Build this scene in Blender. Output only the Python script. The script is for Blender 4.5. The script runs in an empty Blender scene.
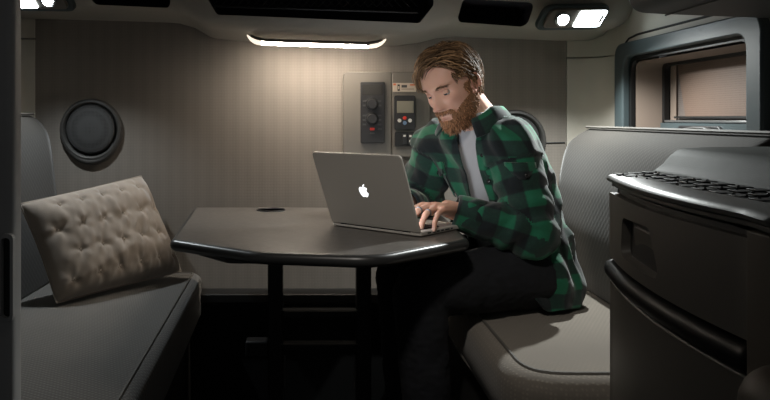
import bpy, bmesh, math, random
import numpy as np
from mathutils import Vector, Matrix, noise as mnoise

random.seed(7)
rng = np.random.default_rng(7)
SC = bpy.context.scene
COL = SC.collection
EYE = 1.01            # eye height above the cab floor; shapes are laid out relative to the eye level
F, CX, CY = 740.0, 313.0, 118.0
ORG = {}

def P(px, py, y):
    """point at distance y along the cab axis, metres (heights relative to eye level)"""
    return np.array([(px - CX) / F * y, y, (CY - py) / F * y])

# ------------------------------------------------------------------ materials
def N(nt, t, **kw):
    n = nt.nodes.new(t)
    for k, v in kw.items():
        setattr(n, k, v)
    return n

def mat(name, col, rough=0.6, metal=0.0, spec=0.5, var=0.0, vscale=8.0, bump=0.0, bscale=300.0, sheen=0.0,
        emit=None, estr=0.0, coat=0.0, bdist=0.001):
    m = bpy.data.materials.new(name)
    m.use_nodes = True
    nt = m.node_tree
    b = nt.nodes['Principled BSDF']
    b.inputs['Base Color'].default_value = (*col, 1)
    b.inputs['Roughness'].default_value = rough
    b.inputs['Metallic'].default_value = metal
    b.inputs['Specular IOR Level'].default_value = spec
    b.inputs['Sheen Weight'].default_value = sheen
    b.inputs['Coat Weight'].default_value = coat
    tc = N(nt, 'ShaderNodeTexCoord')
    if var > 0:
        nz = N(nt, 'ShaderNodeTexNoise')
        nz.inputs['Scale'].default_value = vscale
        nz.inputs['Detail'].default_value = 5
        nt.links.new(tc.outputs['Object'], nz.inputs['Vector'])
        rp = N(nt, 'ShaderNodeMapRange')
        rp.inputs['From Min'].default_value = 0.3
        rp.inputs['From Max'].default_value = 0.7
        rp.inputs['To Min'].default_value = 1 - var
        rp.inputs['To Max'].default_value = 1 + var
        nt.links.new(nz.outputs['Fac'], rp.inputs['Value'])
        mx = N(nt, 'ShaderNodeVectorMath', operation='SCALE')
        mx.inputs[0].default_value = col
        nt.links.new(rp.outputs['Result'], mx.inputs['Scale'])
        nt.links.new(mx.outputs['Vector'], b.inputs['Base Color'])
    if bump > 0:
        nb = N(nt, 'ShaderNodeTexNoise')
        nb.inputs['Scale'].default_value = bscale
        nb.inputs['Detail'].default_value = 2
        nt.links.new(tc.outputs['Object'], nb.inputs['Vector'])
        bp = N(nt, 'ShaderNodeBump')
        bp.inputs['Strength'].default_value = bump
        bp.inputs['Distance'].default_value = bdist
        nt.links.new(nb.outputs['Fac'], bp.inputs['Height'])
        nt.links.new(bp.outputs['Normal'], b.inputs['Normal'])
    if emit is not None:
        b.inputs['Emission Color'].default_value = (*emit, 1)
        b.inputs['Emission Strength'].default_value = estr
    return m

def weave(name, col, col2, scale, rough=0.9, rot=0.0, ribs=None, bump=0.4, axes='XZ'):
    """woven cloth: two crossed waves mixed with noise"""
    m = mat(name, col, rough, spec=0.25, sheen=0.15)
    nt = m.node_tree
    b = nt.nodes['Principled BSDF']
    tc = N(nt, 'ShaderNodeTexCoord')
    mp = N(nt, 'ShaderNodeMapping')
    mp.inputs['Rotation'].default_value = (0, 0, rot)
    nt.links.new(tc.outputs['Object'], mp.inputs['Vector'])
    fac = None
    for ax in axes:
        w = N(nt, 'ShaderNodeTexWave', bands_direction=ax)
        w.inputs['Scale'].default_value = scale
        w.inputs['Distortion'].default_value = 0.4
        w.inputs['Detail'].default_value = 1
        nt.links.new(mp.outputs['Vector'], w.inputs['Vector'])
        if fac is None:
            fac = w.outputs['Fac']
        else:
            mm = N(nt, 'ShaderNodeMath', operation='MULTIPLY')
            nt.links.new(fac, mm.inputs[0]); nt.links.new(w.outputs['Fac'], mm.inputs[1])
            fac = mm.outputs[0]
    nz = N(nt, 'ShaderNodeTexNoise')
    nz.inputs['Scale'].default_value = 6
    nz.inputs['Detail'].default_value = 6
    nt.links.new(tc.outputs['Object'], nz.inputs['Vector'])
    ad = N(nt, 'ShaderNodeMath', operation='MULTIPLY_ADD')
    ad.inputs[1].default_value = 0.5
    nt.links.new(nz.outputs['Fac'], ad.inputs[0]); nt.links.new(fac, ad.inputs[2])
    if ribs:
        wr = N(nt, 'ShaderNodeTexWave', bands_direction='X')
        wr.inputs['Scale'].default_value = ribs
        wr.inputs['Distortion'].default_value = 0.6
        wr.inputs['Detail'].default_value = 2
        nt.links.new(mp.outputs['Vector'], wr.inputs['Vector'])
        a2 = N(nt, 'ShaderNodeMath', operation='MULTIPLY_ADD')
        a2.inputs[1].default_value = 0.25
        nt.links.new(wr.outputs['Fac'], a2.inputs[0]); nt.links.new(ad.outputs[0], a2.inputs[2])
        ad = a2
    mr = N(nt, 'ShaderNodeMapRange')
    mr.inputs['From Min'].default_value = 0.15
    mr.inputs['From Max'].default_value = 1.1
    nt.links.new(ad.outputs[0], mr.inputs['Value'])
    cm = N(nt, 'ShaderNodeMix', data_type='RGBA')
    cm.inputs['A'].default_value = (*col2, 1)
    cm.inputs['B'].default_value = (*col, 1)
    nt.links.new(mr.outputs['Result'], cm.inputs['Factor'])
    nt.links.new(cm.outputs['Result'], b.inputs['Base Color'])
    bp = N(nt, 'ShaderNodeBump')
    bp.inputs['Strength'].default_value = bump
    bp.inputs['Distance'].default_value = 0.0015
    nt.links.new(fac, bp.inputs['Height'])
    nt.links.new(bp.outputs['Normal'], b.inputs['Normal'])
    return m

M = {}
M['wall_cloth'] = weave('wall_cloth', (.25, .224, .196), (.196, .174, .151), 60, ribs=7.0, bump=.25)
M['wall_cloth_side'] = weave('wall_cloth_side', (.26, .235, .2), (.17, .15, .13), 60, bump=.25, axes='YZ')
M['seat_cloth'] = weave('seat_cloth', (.27, .238, .2), (.205, .182, .155), 34, bump=.25, rot=.5, axes='XYZ')
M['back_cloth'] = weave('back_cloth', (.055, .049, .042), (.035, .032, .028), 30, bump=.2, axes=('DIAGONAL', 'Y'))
M['left_cloth'] = weave('left_cloth', (.21, .2, .185), (.14, .135, .127), 34, bump=.6, rot=.5, axes='XY')
M['piping'] = mat('piping', (.12, .112, .1), .7, bump=.2)
M['plastic'] = mat('overhead_plastic', (.34, .32, .28), .55, var=.06, bump=.15, bscale=500)
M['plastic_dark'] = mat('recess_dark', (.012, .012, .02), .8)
M['trim'] = mat('trim_beige', (.52, .49, .425), .6, var=.05, bump=.2, bscale=400)
M['closet'] = mat('closet_grey', (.42, .415, .41), .6, var=.05, bump=.2, bscale=400)
M['cab'] = mat('cabinet_brown', (.105, .095, .081), .5, var=.04, bump=.12, bscale=600)
M['plastic_locker'] = mat('locker_grey', (.04, .039, .037), .6, var=.05)
M['bench_base'] = mat('bench_base', (.02, .019, .018), .7, var=.05)
M['cab_side'] = mat('cabinet_side', (.105, .088, .068), .55, var=.05)
M['cab_top'] = mat('cabinet_top', (.085, .087, .08), .40, spec=.3, var=.06, bump=.1, bscale=500)
M['hump'] = mat('console_hump', (.05, .058, .052), .65, spec=.15, var=.1, vscale=20, bump=.25, bscale=400)
M['black_gloss'] = mat('black_gloss', (.010, .010, .011), .45, spec=.12)
M['black'] = mat('black_plastic', (.014, .014, .015), .5)
M['rubber'] = mat('rubber_mat', (.010, .010, .010), .55, spec=.2, bump=.3, bscale=250)
M['stud'] = mat('mat_stud', (.05, .05, .05), .15)
M['wframe'] = mat('window_frame', (.055, .074, .079), .45, var=.05)
M['wreveal'] = mat('window_reveal', (.23, .175, .14), .6)
M['gasket'] = mat('gasket', (.008, .008, .008), .5)
M['sill'] = mat('sill_strip', (.3, .3, .3), .3, metal=.8)
M['glass'] = mat('dark_glass', (.01, .01, .012), .05)
M['panel'] = mat('panel_grey', (.14, .127, .108), .4, var=.04, bump=.1, bscale=500)
M['lcd'] = mat('lcd', (.2, .19, .15), .25)
M['lcd_dark'] = mat('lcd_dark', (.035, .034, .032), .2)
M['key_dark'] = mat('button_grey', (.05, .05, .05), .5)
M['mark'] = mat('white_mark', (.6, .58, .54), .5)
M['red'] = mat('red_button', (.55, .03, .015), .4)
M['orange'] = mat('orange_mark', (.55, .13, .05), .5)
M['blue'] = mat('blue_mark', (.12, .2, .32), .5)
M['sticker'] = mat('sticker_paper', (.5, .42, .33), .6)
M['ring'] = mat('speaker_ring', (.055, .053, .05), .5)
M['table'] = mat('table_laminate', (.112, .101, .091), .38, var=.16, vscale=70, bump=.15, bscale=260)
M['table_edge'] = mat('table_edge', (.03, .03, .03), .36)
M['steel_black'] = mat('black_steel', (.01, .01, .01), .5)
M['steel'] = mat('bare_steel', (.16, .15, .14), .35, metal=.9)
M['alu'] = mat('aluminium', (.52, .49, .45), .5, metal=.2, bump=.05, bscale=900)
M['floor'] = mat('floor_rubber', (.02, .02, .02), .7, var=.2, bump=.3, bscale=120)
M['velvet'] = mat('velvet', (.32, .27, .225), .85, spec=.2, var=.12, vscale=14, sheen=.6, bump=.25, bscale=500)
M['thread'] = mat('thread', (.42, .36, .30), .8)
M['ceiling'] = mat('headliner', (.2, .185, .16), .9, var=.06, bump=.2)
M['seat_brown'] = mat('brown_pad', (.055, .036, .022), .55, var=.1, bump=.2, bscale=300)
M['lamp_on'] = mat('lamp_diffuser', (.8, .78, .72), .5, emit=(1.0, .88, .74), estr=80.0)
M['lamp_end'] = mat('lamp_end', (.75, .72, .66), .45, emit=(1.0, .86, .7), estr=1.2)
M['read_on'] = mat('reading_panel', (.8, .8, .8), .5, emit=(.86, .97, 1.0), estr=11.0)
M['read_lens'] = mat('reading_lens', (.8, .8, .8), .4, emit=(.86, .97, 1.0), estr=60.0)
M['fill_on'] = mat('fill_lens', (.8, .78, .74), .5, emit=(1.0, .95, .88), estr=6.0)  # glowing lens of the added fill lamp, out of view
M['chrome'] = mat('chrome', (.5, .5, .5), .2, metal=1)
M['logo'] = mat('lit_logo', (.9, .9, .9), .4, emit=(.92, .97, 1.0), estr=1.6)
M['screen'] = mat('lit_screen', (.02, .02, .02), .3, emit=(.9, .95, 1.0), estr=4.0)

# perforated grille and shade cloth
def dots(name, col, col2, scale):
    m = mat(name, col, .6)
    nt = m.node_tree; b = nt.nodes['Principled BSDF']
    tc = N(nt, 'ShaderNodeTexCoord')
    v = N(nt, 'ShaderNodeTexVoronoi')
    v.inputs['Scale'].default_value = scale
    v.inputs['Randomness'].default_value = .05
    nt.links.new(tc.outputs['Object'], v.inputs['Vector'])
    mr = N(nt, 'ShaderNodeMapRange')
    mr.inputs['From Min'].default_value = .25
    mr.inputs['From Max'].default_value = .45
    nt.links.new(v.outputs['Distance'], mr.inputs['Value'])
    cm = N(nt, 'ShaderNodeMix', data_type='RGBA')
    cm.inputs['A'].default_value = (*col2, 1); cm.inputs['B'].default_value = (*col, 1)
    nt.links.new(mr.outputs['Result'], cm.inputs['Factor'])
    nt.links.new(cm.outputs['Result'], b.inputs['Base Color'])
    bp = N(nt, 'ShaderNodeBump'); bp.inputs['Strength'].default_value = .5; bp.inputs['Distance'].default_value = .001
    nt.links.new(mr.outputs['Result'], bp.inputs['Height']); nt.links.new(bp.outputs['Normal'], b.inputs['Normal'])
    return m
M['grille'] = dots('speaker_grille', (.05, .05, .05), (.012, .012, .012), 220)
M['shade'] = dots('shade_mesh', (.15, .098, .072), (.08, .05, .037), 170)
M['shade_dark'] = dots('shade_mesh_dark', (.16, .13, .115), (.07, .055, .05), 170)

# ------------------------------------------------------------------ mesh building
class G:
    def __init__(s):
        s.v = []; s.f = []; s.n = 0
    def add(s, v, f):
        v = np.asarray(v, float).reshape(-1, 3)
        s.v.append(v); s.f.extend([tuple(int(i) + s.n for i in q) for q in f]); s.n += len(v)
        return s
    def box(s, c, d, R=None):
        c = np.asarray(c, float); d = np.asarray(d, float) / 2
        v = np.array([[x, y, z] for x in (-1, 1) for y in (-1, 1) for z in (-1, 1)]) * d
        if R is not None: v = v @ np.asarray(R).T
        return s.add(v + c, [(0, 1, 3, 2), (4, 6, 7, 5), (0, 4, 5, 1), (2, 3, 7, 6), (0, 2, 6, 4), (1, 5, 7, 3)])
    def grid(s, A, wu=False, wv=False, cap=False):
        """A[u][v] points; caps close both u ends with fans"""
        A = np.asarray(A, float); nu, nv = A.shape[:2]
        f = []
        for i in range(nu if wu else nu - 1):
            for j in range(nv if wv else nv - 1):
                a = i * nv + j; b = i * nv + (j + 1) % nv
                c = ((i + 1) % nu) * nv + (j + 1) % nv; d = ((i + 1) % nu) * nv + j
                f.append((a, b, c, d))
        v = A.reshape(-1, 3)
        if cap:
            k = len(v)
            v = np.vstack([v, A[0].mean(0), A[-1].mean(0)])
            for j in range(nv):
                f.append((k, (j + 1) % nv, j))
                f.append((k + 1, (nu - 1) * nv + j, (nu - 1) * nv + (j + 1) % nv))
        return s.add(v, f)
    def tube(s, pts, r, n=10, closed=False, flat=1.0, up=None):
        pts = np.asarray(pts, float); k = len(pts)
        r = np.full(k, r) if np.isscalar(r) else np.asarray(r, float)
        if closed: T = np.roll(pts, -1, 0) - np.roll(pts, 1, 0)
        else: T = np.gradient(pts, axis=0)
        T /= np.linalg.norm(T, axis=1)[:, None] + 1e-12
        u = np.array(up if up is not None else ([0, 0, 1] if abs(T[0][2]) < .9 else [1, 0, 0]), float)
        A = []
        for i in range(k):
            u = u - T[i] * (u @ T[i]); u /= np.linalg.norm(u) + 1e-12
            w = np.cross(T[i], u)
            a = np.linspace(0, 2 * math.pi, n, endpoint=False)
            A.append(pts[i] + r[i] * (np.cos(a)[:, None] * w + flat * np.sin(a)[:, None] * u))
        return s.grid(A, wu=closed, wv=True, cap=not closed)
    def lathe(s, prof, c, axis=(0, -1, 0), n=48, close=True, ref=None):
        """prof: (radius, height along axis)"""
        ax = np.asarray(axis, float); ax /= np.linalg.norm(ax)
        u = np.cross(ax, [0, 0, 1.0]);
        if np.linalg.norm(u) < 1e-3: u = np.array([1.0, 0, 0])
        u /= np.linalg.norm(u); w = np.cross(ax, u)
        a = np.linspace(0, 2 * math.pi, n, endpoint=False)
        A = [np.asarray(c) + h * ax + r * (np.cos(a)[:, None] * u + np.sin(a)[:, None] * w) for r, h in prof]
        return s.grid(A, wv=True, cap=close)
    def prism(s, poly, vec):
        poly = np.asarray(poly, float); n = len(poly)
        v = np.vstack([poly, poly + np.asarray(vec, float)])
        f = [tuple(range(n - 1, -1, -1)), tuple(range(n, 2 * n))]
        f += [(i, (i + 1) % n, n + (i + 1) % n, n + i) for i in range(n)]
        return s.add(v, f)
    def ell(s, c, r, R=None, nu=20, nv=28):
        th = np.linspace(0.02, math.pi - .02, nu); ph = np.linspace(0, 2 * math.pi, nv, endpoint=False)
        A = np.stack([np.sin(th)[:, None] * np.cos(ph), np.sin(th)[:, None] * np.sin(ph),
                      np.cos(th)[:, None] * np.ones_like(ph)], -1) * np.asarray(r)
        if R is not None: A = A @ np.asarray(R).T
        return s.grid(A + np.asarray(c), wv=True, cap=True)
    def obj(s, name, m, parent=None, bevel=0, seg=3, smooth=True, angle=40, struct=False):
        return mesh_obj(name, np.vstack(s.v), s.f, m, parent, bevel, seg, smooth, angle, struct)

def mesh_obj(name, v, f, m, parent=None, bevel=0, seg=3, smooth=True, angle=40, struct=False):
    v = np.asarray(v, float)
    if parent is None:
        o = np.array([(v[:, 0].min() + v[:, 0].max()) / 2, (v[:, 1].min() + v[:, 1].max()) / 2, v[:, 2].min()])
    else:
        o = ORG[parent.name]
    me = bpy.data.meshes.new(name)
    me.from_pydata((v - o).tolist(), [], f)
    bm = bmesh.new(); bm.from_mesh(me)
    bmesh.ops.recalc_face_normals(bm, faces=bm.faces)
    bm.to_mesh(me); bm.free()
    if m is not None: me.materials.append(m)
    if smooth:
        me.polygons.foreach_set('use_smooth', [True] * len(me.polygons))
        me.set_sharp_from_angle(angle=math.radians(angle))
    ob = bpy.data.objects.new(name, me)
    COL.objects.link(ob)
    if parent is None:
        ob.location = (o[0], o[1], o[2] + EYE)
    else:
        ob.parent = parent
    ORG[ob.name] = o
    if bevel > 0:
        b = ob.modifiers.new('bevel', 'BEVEL'); b.width = bevel; b.segments = seg; b.limit_method = 'ANGLE'
        b.angle_limit = math.radians(35); b.harden_normals = False
    if struct: ob['kind'] = 'structure'
    return ob

def tag(o, label, cat, group=None):
    o['label'] = label; o['category'] = cat
    if group: o['group'] = group
    return o

def thing(name, loc, label, cat, group=None):
    o = bpy.data.objects.new(name, None)
    o.empty_display_size = .05
    COL.objects.link(o)
    o.location = (loc[0], loc[1], loc[2] + EYE)
    ORG[o.name] = np.asarray(loc, float)
    return tag(o, label, cat, group)

def rpoly(pts, r, n=6):
    """2-D polygon with rounded corners; r scalar or one per corner"""
    pts = [np.asarray(p, float) for p in pts]; k = len(pts)
    rs = [r] * k if np.isscalar(r) else r
    out = []
    for i in range(k):
        a, b, c = pts[i - 1], pts[i], pts[(i + 1) % k]
        u = (a - b) / np.linalg.norm(a - b); w = (c - b) / np.linalg.norm(c - b)
        d = min(rs[i] / math.tan(max(.05, math.acos(np.clip(u @ w, -1, 1)) / 2)), .49 * np.linalg.norm(a - b), .49 * np.linalg.norm(c - b))
        for t in np.linspace(0, 1, n + 1):
            out.append((1 - t) ** 2 * (b + u * d) + 2 * t * (1 - t) * b + t * t * (b + w * d))
    return np.array(out)

def rect(x0, y0, x1, y1): return [(x0, y0), (x1, y0), (x1, y1), (x0, y1)]
def xz(p, y): return np.array([[a, y, b] for a, b in p])
def xy(p, z): return np.array([[a, b, z] for a, b in p])
def yz(p, x): return np.array([[x, a, b] for a, b in p])
def wallrect(px0, py0, px1, py1, y):   # rectangle on a plane at distance y
    a, b = P(px0, py0, y), P(px1, py1, y)
    return rect(a[0], b[2], b[0], a[2])

def evaluated(ob):
    bpy.context.view_layer.update()
    dg = bpy.context.evaluated_depsgraph_get()
    me = bpy.data.meshes.new_from_object(ob.evaluated_get(dg))
    return me

def remesh(g, voxel):
    me = bpy.data.meshes.new('tmp'); me.from_pydata(np.vstack(g.v).tolist(), [], g.f)
    bm = bmesh.new(); bm.from_mesh(me); bmesh.ops.recalc_face_normals(bm, faces=bm.faces); bm.to_mesh(me); bm.free()
    ob = bpy.data.objects.new('tmp', me); COL.objects.link(ob)
    md = ob.modifiers.new('r', 'REMESH'); md.mode = 'VOXEL'; md.voxel_size = voxel; md.adaptivity = 0
    e = evaluated(ob)
    n = len(e.vertices); v = np.empty(n * 3, np.float32); e.vertices.foreach_get('co', v)
    k = len(e.polygons); ls = np.empty(k, np.int32); e.polygons.foreach_get('loop_start', ls)
    li = np.empty(len(e.loops), np.int32); e.loops.foreach_get('vertex_index', li)
    tot = np.empty(k, np.int32); e.polygons.foreach_get('loop_total', tot)
    q = tot == 4
    idx = li[ls[q][:, None] + np.arange(4)]
    bpy.data.objects.remove(ob); bpy.data.meshes.remove(me); bpy.data.meshes.remove(e)
    return v.reshape(-1, 3).astype(float), idx

def smooth(v, q, it=2, lam=.5, mask=None):
    e = np.vstack([q[:, [0, 1]], q[:, [1, 2]], q[:, [2, 3]], q[:, [3, 0]]])
    deg = np.bincount(e.ravel(), minlength=len(v)).astype(float)[:, None] + 1e-9
    for _ in range(it):
        a = np.zeros_like(v)
        for k in range(3):
            a[:, k] = np.bincount(e[:, 0], v[e[:, 1], k], len(v)) + np.bincount(e[:, 1], v[e[:, 0], k], len(v))
        d = (a / deg - v) * lam
        v = v + (d if mask is None else d * mask[:, None])
    return v

def vnormals(v, q):
    n = np.cross(v[q[:, 2]] - v[q[:, 0]], v[q[:, 3]] - v[q[:, 1]])
    out = np.zeros_like(v)
    for k in range(4):
        for c in range(3):
            out[:, c] += np.bincount(q[:, k], n[:, c], len(v))
    return out / (np.linalg.norm(out, axis=1)[:, None] + 1e-12)

def fnoise(pts, sc):
    pts = np.asarray(pts) * sc
    return np.array([mnoise.noise(Vector(p)) for p in pts])
# ------------------------------------------------------------------ the cab shell
FZ = -EYE
CZ = .80
def struct(name, g, m, **k):
    return g.obj(name, m, struct=True, **k)

struct('floor', G().box((0, 1.1, FZ - .02), (2.4, 3.2, .04)), M['floor'])
struct('ceiling', G().box((0, 1.3, CZ + .02), (2.4, 2.7, .04)), M['ceiling'])
# rear wall, upholstered
struct('wall_back', G().box((-.043, 2.58, (CZ + FZ) / 2), (1.83, .06, CZ - FZ)), M['wall_cloth'])
struct('wall_left', G().box((-1.09, 1.3, (CZ + FZ) / 2), (.08, 2.6, CZ - FZ)), M['wall_cloth_side'])
# right wall around the window opening (opening y 1.68..2.35, z -.17..+.19)
WX = 1.0
WY0, WY1, WZ0, WZ1 = 1.66, 2.35, -.16, .195
g = G()
g.box((WX + .05, (0 + WY0) / 2, (CZ + FZ) / 2), (.1, WY0, CZ - FZ))
g.box((WX + .05, (WY1 + 2.6) / 2, (CZ + FZ) / 2), (.1, 2.6 - WY1, CZ - FZ))
g.box((WX + .05, (WY0 + WY1) / 2, (CZ + WZ1) / 2), (.1, WY1 - WY0, CZ - WZ1))
g.box((WX + .05, (WY0 + WY1) / 2, (FZ + WZ0) / 2), (.1, WY1 - WY0, WZ0 - FZ))
struct('wall_right', g, M['trim'])

# corner trims: two pieces each, parted by a dark seam
def corner(name, x_in, x_out, y0, z0, z1):
    a = np.linspace(0, math.pi / 2, 10)
    ys = 2.546
    pts = [(x_in, ys)]
    for t in a:
        pts.append((x_in + (x_out - x_in) * (.25 + .75 * math.sin(t)), y0 + (ys - y0) * math.cos(t)))
    pts.append((x_out, 2.6)); pts.append((x_in, 2.6))
    return struct(name, G().prism([(x, y, z0) for x, y in pts], (0, 0, z1 - z0)), M['trim'], bevel=.002)
corner('trim_1', -.957, -1.05, 2.42, FZ, .270)
corner('trim_1', -.957, -1.05, 2.42, .275, CZ)
corner('trim_2', .874, 1.0, 2.43, FZ, .205)
corner('trim_2', .874, 1.0, 2.43, .209, CZ)
# seam running from the corner up over the window and the panel above it
sw = [(2.425, .207), (2.41, .208), (2.395, .216), (2.37, .238), (2.34, .252), (2.28, .258), (1.6, .258)]
struct('trim_3', G().tube([(WX - .0, y, z) for y, z in sw], .0035, n=8), M['gasket'])
# dark lower ledge on the rear wall and seam in the upholstery
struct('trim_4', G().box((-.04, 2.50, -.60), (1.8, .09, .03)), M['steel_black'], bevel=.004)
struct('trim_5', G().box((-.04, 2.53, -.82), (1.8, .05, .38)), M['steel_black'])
struct('trim_6', G().tube([P(545, 143, 2.549), P(565, 142.5, 2.549)], .0025, n=6), M['gasket'])

# ------------------------------------------------------------------ window in the right wall
win = bpy.data.objects.new('window_1', None); COL.objects.link(win)
win['kind'] = 'structure'
win.location = (WX, 2.0, -.1 + EYE); ORG['window_1'] = np.array([WX, 2.0, -.1])
def ringprism(outer, inner, x0, x1, g):
    n = len(outer)
    A = [yz(outer, x1), yz(outer, x0), yz(inner, x0), yz(inner, x1)]
    return g.grid(np.array(A), wu=True, wv=True)
outer = rpoly(rect(1.615, -.2, 2.405, .237), .05, 8)
inner = rpoly(rect(1.675, -.155, 2.34, .192), .045, 8)
ringprism(outer, inner, .978, 1.004, G()).obj('window_frame', M['wframe'], win, bevel=.006)
in2 = rpoly(rect(1.70, -.135, 2.325, .18), .035, 8)
ringprism(rpoly(rect(1.668, -.162, 2.347, .199), .045, 8), in2, 1.0, 1.012, G()).obj('gasket', M['gasket'], win)
# deep reveal
in3 = rpoly(rect(1.705, -.13, 2.32, .175), .03, 8)
in4 = rpoly(rect(1.72, -.10, 2.30, .168), .02, 8)
n = len(in3)
G().grid(np.array([yz(in3, 1.012), yz(in4, 1.085)]), wv=True).obj('window_reveal', M['wreveal'], win)
in5 = rpoly(rect(1.735, -.07, 2.285, .16), .02, 8)
ringprism(rpoly(rect(1.70, -.12, 2.32, .19), .02, 8), in5, 1.085, 1.10, G()).obj('gasket', M['gasket'], win)
G().box((1.13, 2.0, .02), (.006, .72, .36)).obj('window_pane', M['glass'], win)
# shade: light side ribbon, mesh drawn with a slanted edge, darker layer behind
G().box((1.106, 2.268, .08), (.004, .036, .175)).obj('shade_guide', M['wreveal'], win)
G().box((1.112, 2.0, .08), (.003, .56, .175)).obj('shade_backing', M['shade_dark'], win)
sh = [(1.73, .004), (2.19, .004), (2.238, .165), (1.73, .165)]
G().prism(yz(sh, 1.102), (.004, 0, 0)).obj('shade', M['shade'], win)
G().box((1.099, 1.98, .002), (.008, .53, .006)).obj('shade_bar', M['gasket'], win)
G().box((1.092, 2.0, -.010), (.014, .60, .007)).obj('sill', M['sill'], win, bevel=.002)
G().box((1.09, 2.0, -.065), (.02, .60, .10)).obj('lower_panel', M['wframe'], win)
# latch with an arched bow
lt = G()
pp = [(2.22, -.10), (2.205, -.052), (2.17, -.022), (1.96, -.022), (1.92, -.052), (1.89, -.10)]
lt.prism(yz(rpoly(pp, .02, 4), 1.072), (.012, 0, 0))
L = lt.obj('latch', M['black'], win, bevel=.003)
G().tube([(1.066, 2.14, -.055), (1.06, 2.11, -.033), (1.056, 2.05, -.028), (1.056, 1.99, -.028), (1.06, 1.965, -.036), (1.066, 1.955, -.06)], .008, n=10, flat=.6).obj('latch_bow', M['ring'], L)

# ------------------------------------------------------------------ overhead cabinet along the rear wall
OH = thing('overhead_cabinet', (0, 2.4, .26), 'long grey overhead cabinet across the back wall with dark open cubbies', 'cabinet')
tab = [(-70, 30), (-58, 18), (-40, 17), (35, 19), (120, 21), (178, 23), (195, 28), (212, 38), (240, 41.5), (320, 44), (395, 46), (418, 43), (438, 38), (455, 37), (566, 41), (588, 41), (598, 37), (606, 26), (612, 10), (617, -12)]
tpx = np.array([t[0] for t in tab], float); tpy = np.array([t[1] for t in tab], float)
xs = np.concatenate([np.linspace(-70, 180, 26), np.linspace(185, 250, 14), np.linspace(262, 380, 12), np.linspace(388, 460, 16), np.linspace(475, 584, 10), np.linspace(587, 617, 16)])
A = []
for px in xs:
    py = np.interp(px, tpx, tpy)
    x = (px - CX) / F * 2.55; zb = (CY - py) / F * 2.55
    pr = [(2.562, zb), (2.50, zb), (2.455, zb + .014), (2.36, zb + .016), (2.335, zb + .020), (2.318, zb + .030), (2.308, zb + .048), (2.29, zb + .10), (2.27, zb + .2), (2.24, CZ), (2.562, CZ)]
    A.append([(x, y, z) for y, z in pr])
body = G().grid(np.array(A), wv=True, cap=True).obj('body', M['plastic'], OH, angle=60)
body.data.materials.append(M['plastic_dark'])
def cubby(pxs, y=2.28):
    poly = rpoly([P(a, b, y)[[0, 2]] for a, b in pxs], .018, 6)
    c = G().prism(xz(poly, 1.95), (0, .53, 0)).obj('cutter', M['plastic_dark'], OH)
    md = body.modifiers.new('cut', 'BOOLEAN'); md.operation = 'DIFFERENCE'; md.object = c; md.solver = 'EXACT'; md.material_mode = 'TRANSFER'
    return c
cut = [cubby([(205, -70), (205, -5), (216, 13.5), (421, 22), (434, 5), (434, -62)]),
       cubby([(86, -40), (89, 2), (168, 5.5), (170, -40)]),
       cubby([(464, -2), (459, 20), (531, 24), (536, 2)])]
e = evaluated(body)
body.modifiers.clear(); old = body.data; body.data = e; bpy.data.meshes.remove(old)
for c in cut:
    me = c.data; bpy.data.objects.remove(c); bpy.data.meshes.remove(me)
e.name = 'body'
e.polygons.foreach_set('use_smooth', [True] * len(e.polygons)); e.set_sharp_from_angle(angle=math.radians(35))
# string net in the middle cubby and elastic straps
g = G()
for k in range(26):
    x0 = -.32 + k * .026
    for s in (-1, 1):
        a = np.array([x0, 2.33, .35]); b = np.array([x0 + s * .10, 2.33, .45])
        if -.31 < b[0] < .33: g.tube([a, b], .0012, n=4)
g.tube([(-.32, 2.33, .352), (.33, 2.33, .332)], .004, n=6)
g.obj('storage_net', M['gasket'], OH)

# ------------------------------------------------------------------ strip light under it
LP = thing('strip_light', (0, 2.40, .235), 'lit warm white strip light under the middle of the overhead cabinet', 'lamp')
def bar(x0, x1, prof, a0=0.0, a1=2 * math.pi, gr=1.0):
    A = []
    for t, sc, dz in prof:
        x = x0 + (x1 - x0) * t
        zc = .2525 - .0135 * (x + .215) / .45
        a = np.linspace(a0, a1, 20, endpoint=a1 < 6)
        A.append([(x, 2.40 + .02 * gr * sc * math.cos(q), zc + dz + .0095 * gr * sc * math.sin(q)) for q in a])
    return G().grid(np.array(A), wv=True, cap=True)
X0, X1 = P(262, 40, 2.4)[0], P(368, 40, 2.4)[0]
bar(X0, X1, [(0, 1, -.005), (.5, 1, -.005), (1, 1, -.005)]).obj('diffuser', M['lamp_on'], LP)
e0, e1 = P(247, 40, 2.4)[0], P(386, 40, 2.4)[0]
bar(e0, X0, [(0, .25, .016), (.08, .5, .011), (.25, .8, .004), (.5, .98, -.002), (.8, 1.02, -.005), (1, 1.01, -.005)]).obj('end_cap', M['lamp_end'], LP)
rc = bar(X1, e1, [(0, 1.01, -.005), (.2, 1.02, -.005), (.5, .98, -.002), (.75, .8, .004), (.92, .5, .011), (1, .25, .016)]).obj('end_cap', M['lamp_end'], LP)
bar(e0 + .012, e1 - .012, [(0, .7, .010), (.04, .9, .002), (.12, 1.03, -.005), (.5, 1.03, -.005), (.88, 1.03, -.005), (.96, .9, .002), (1, .7, .010)], -.30, math.pi + .1, 1.16).obj('housing', M['panel'], LP)
sp = P(367.5, 44.8, 2.379)
G().box(sp, (.010, .008, .007)).obj('switch', M['black'], rc)


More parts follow.
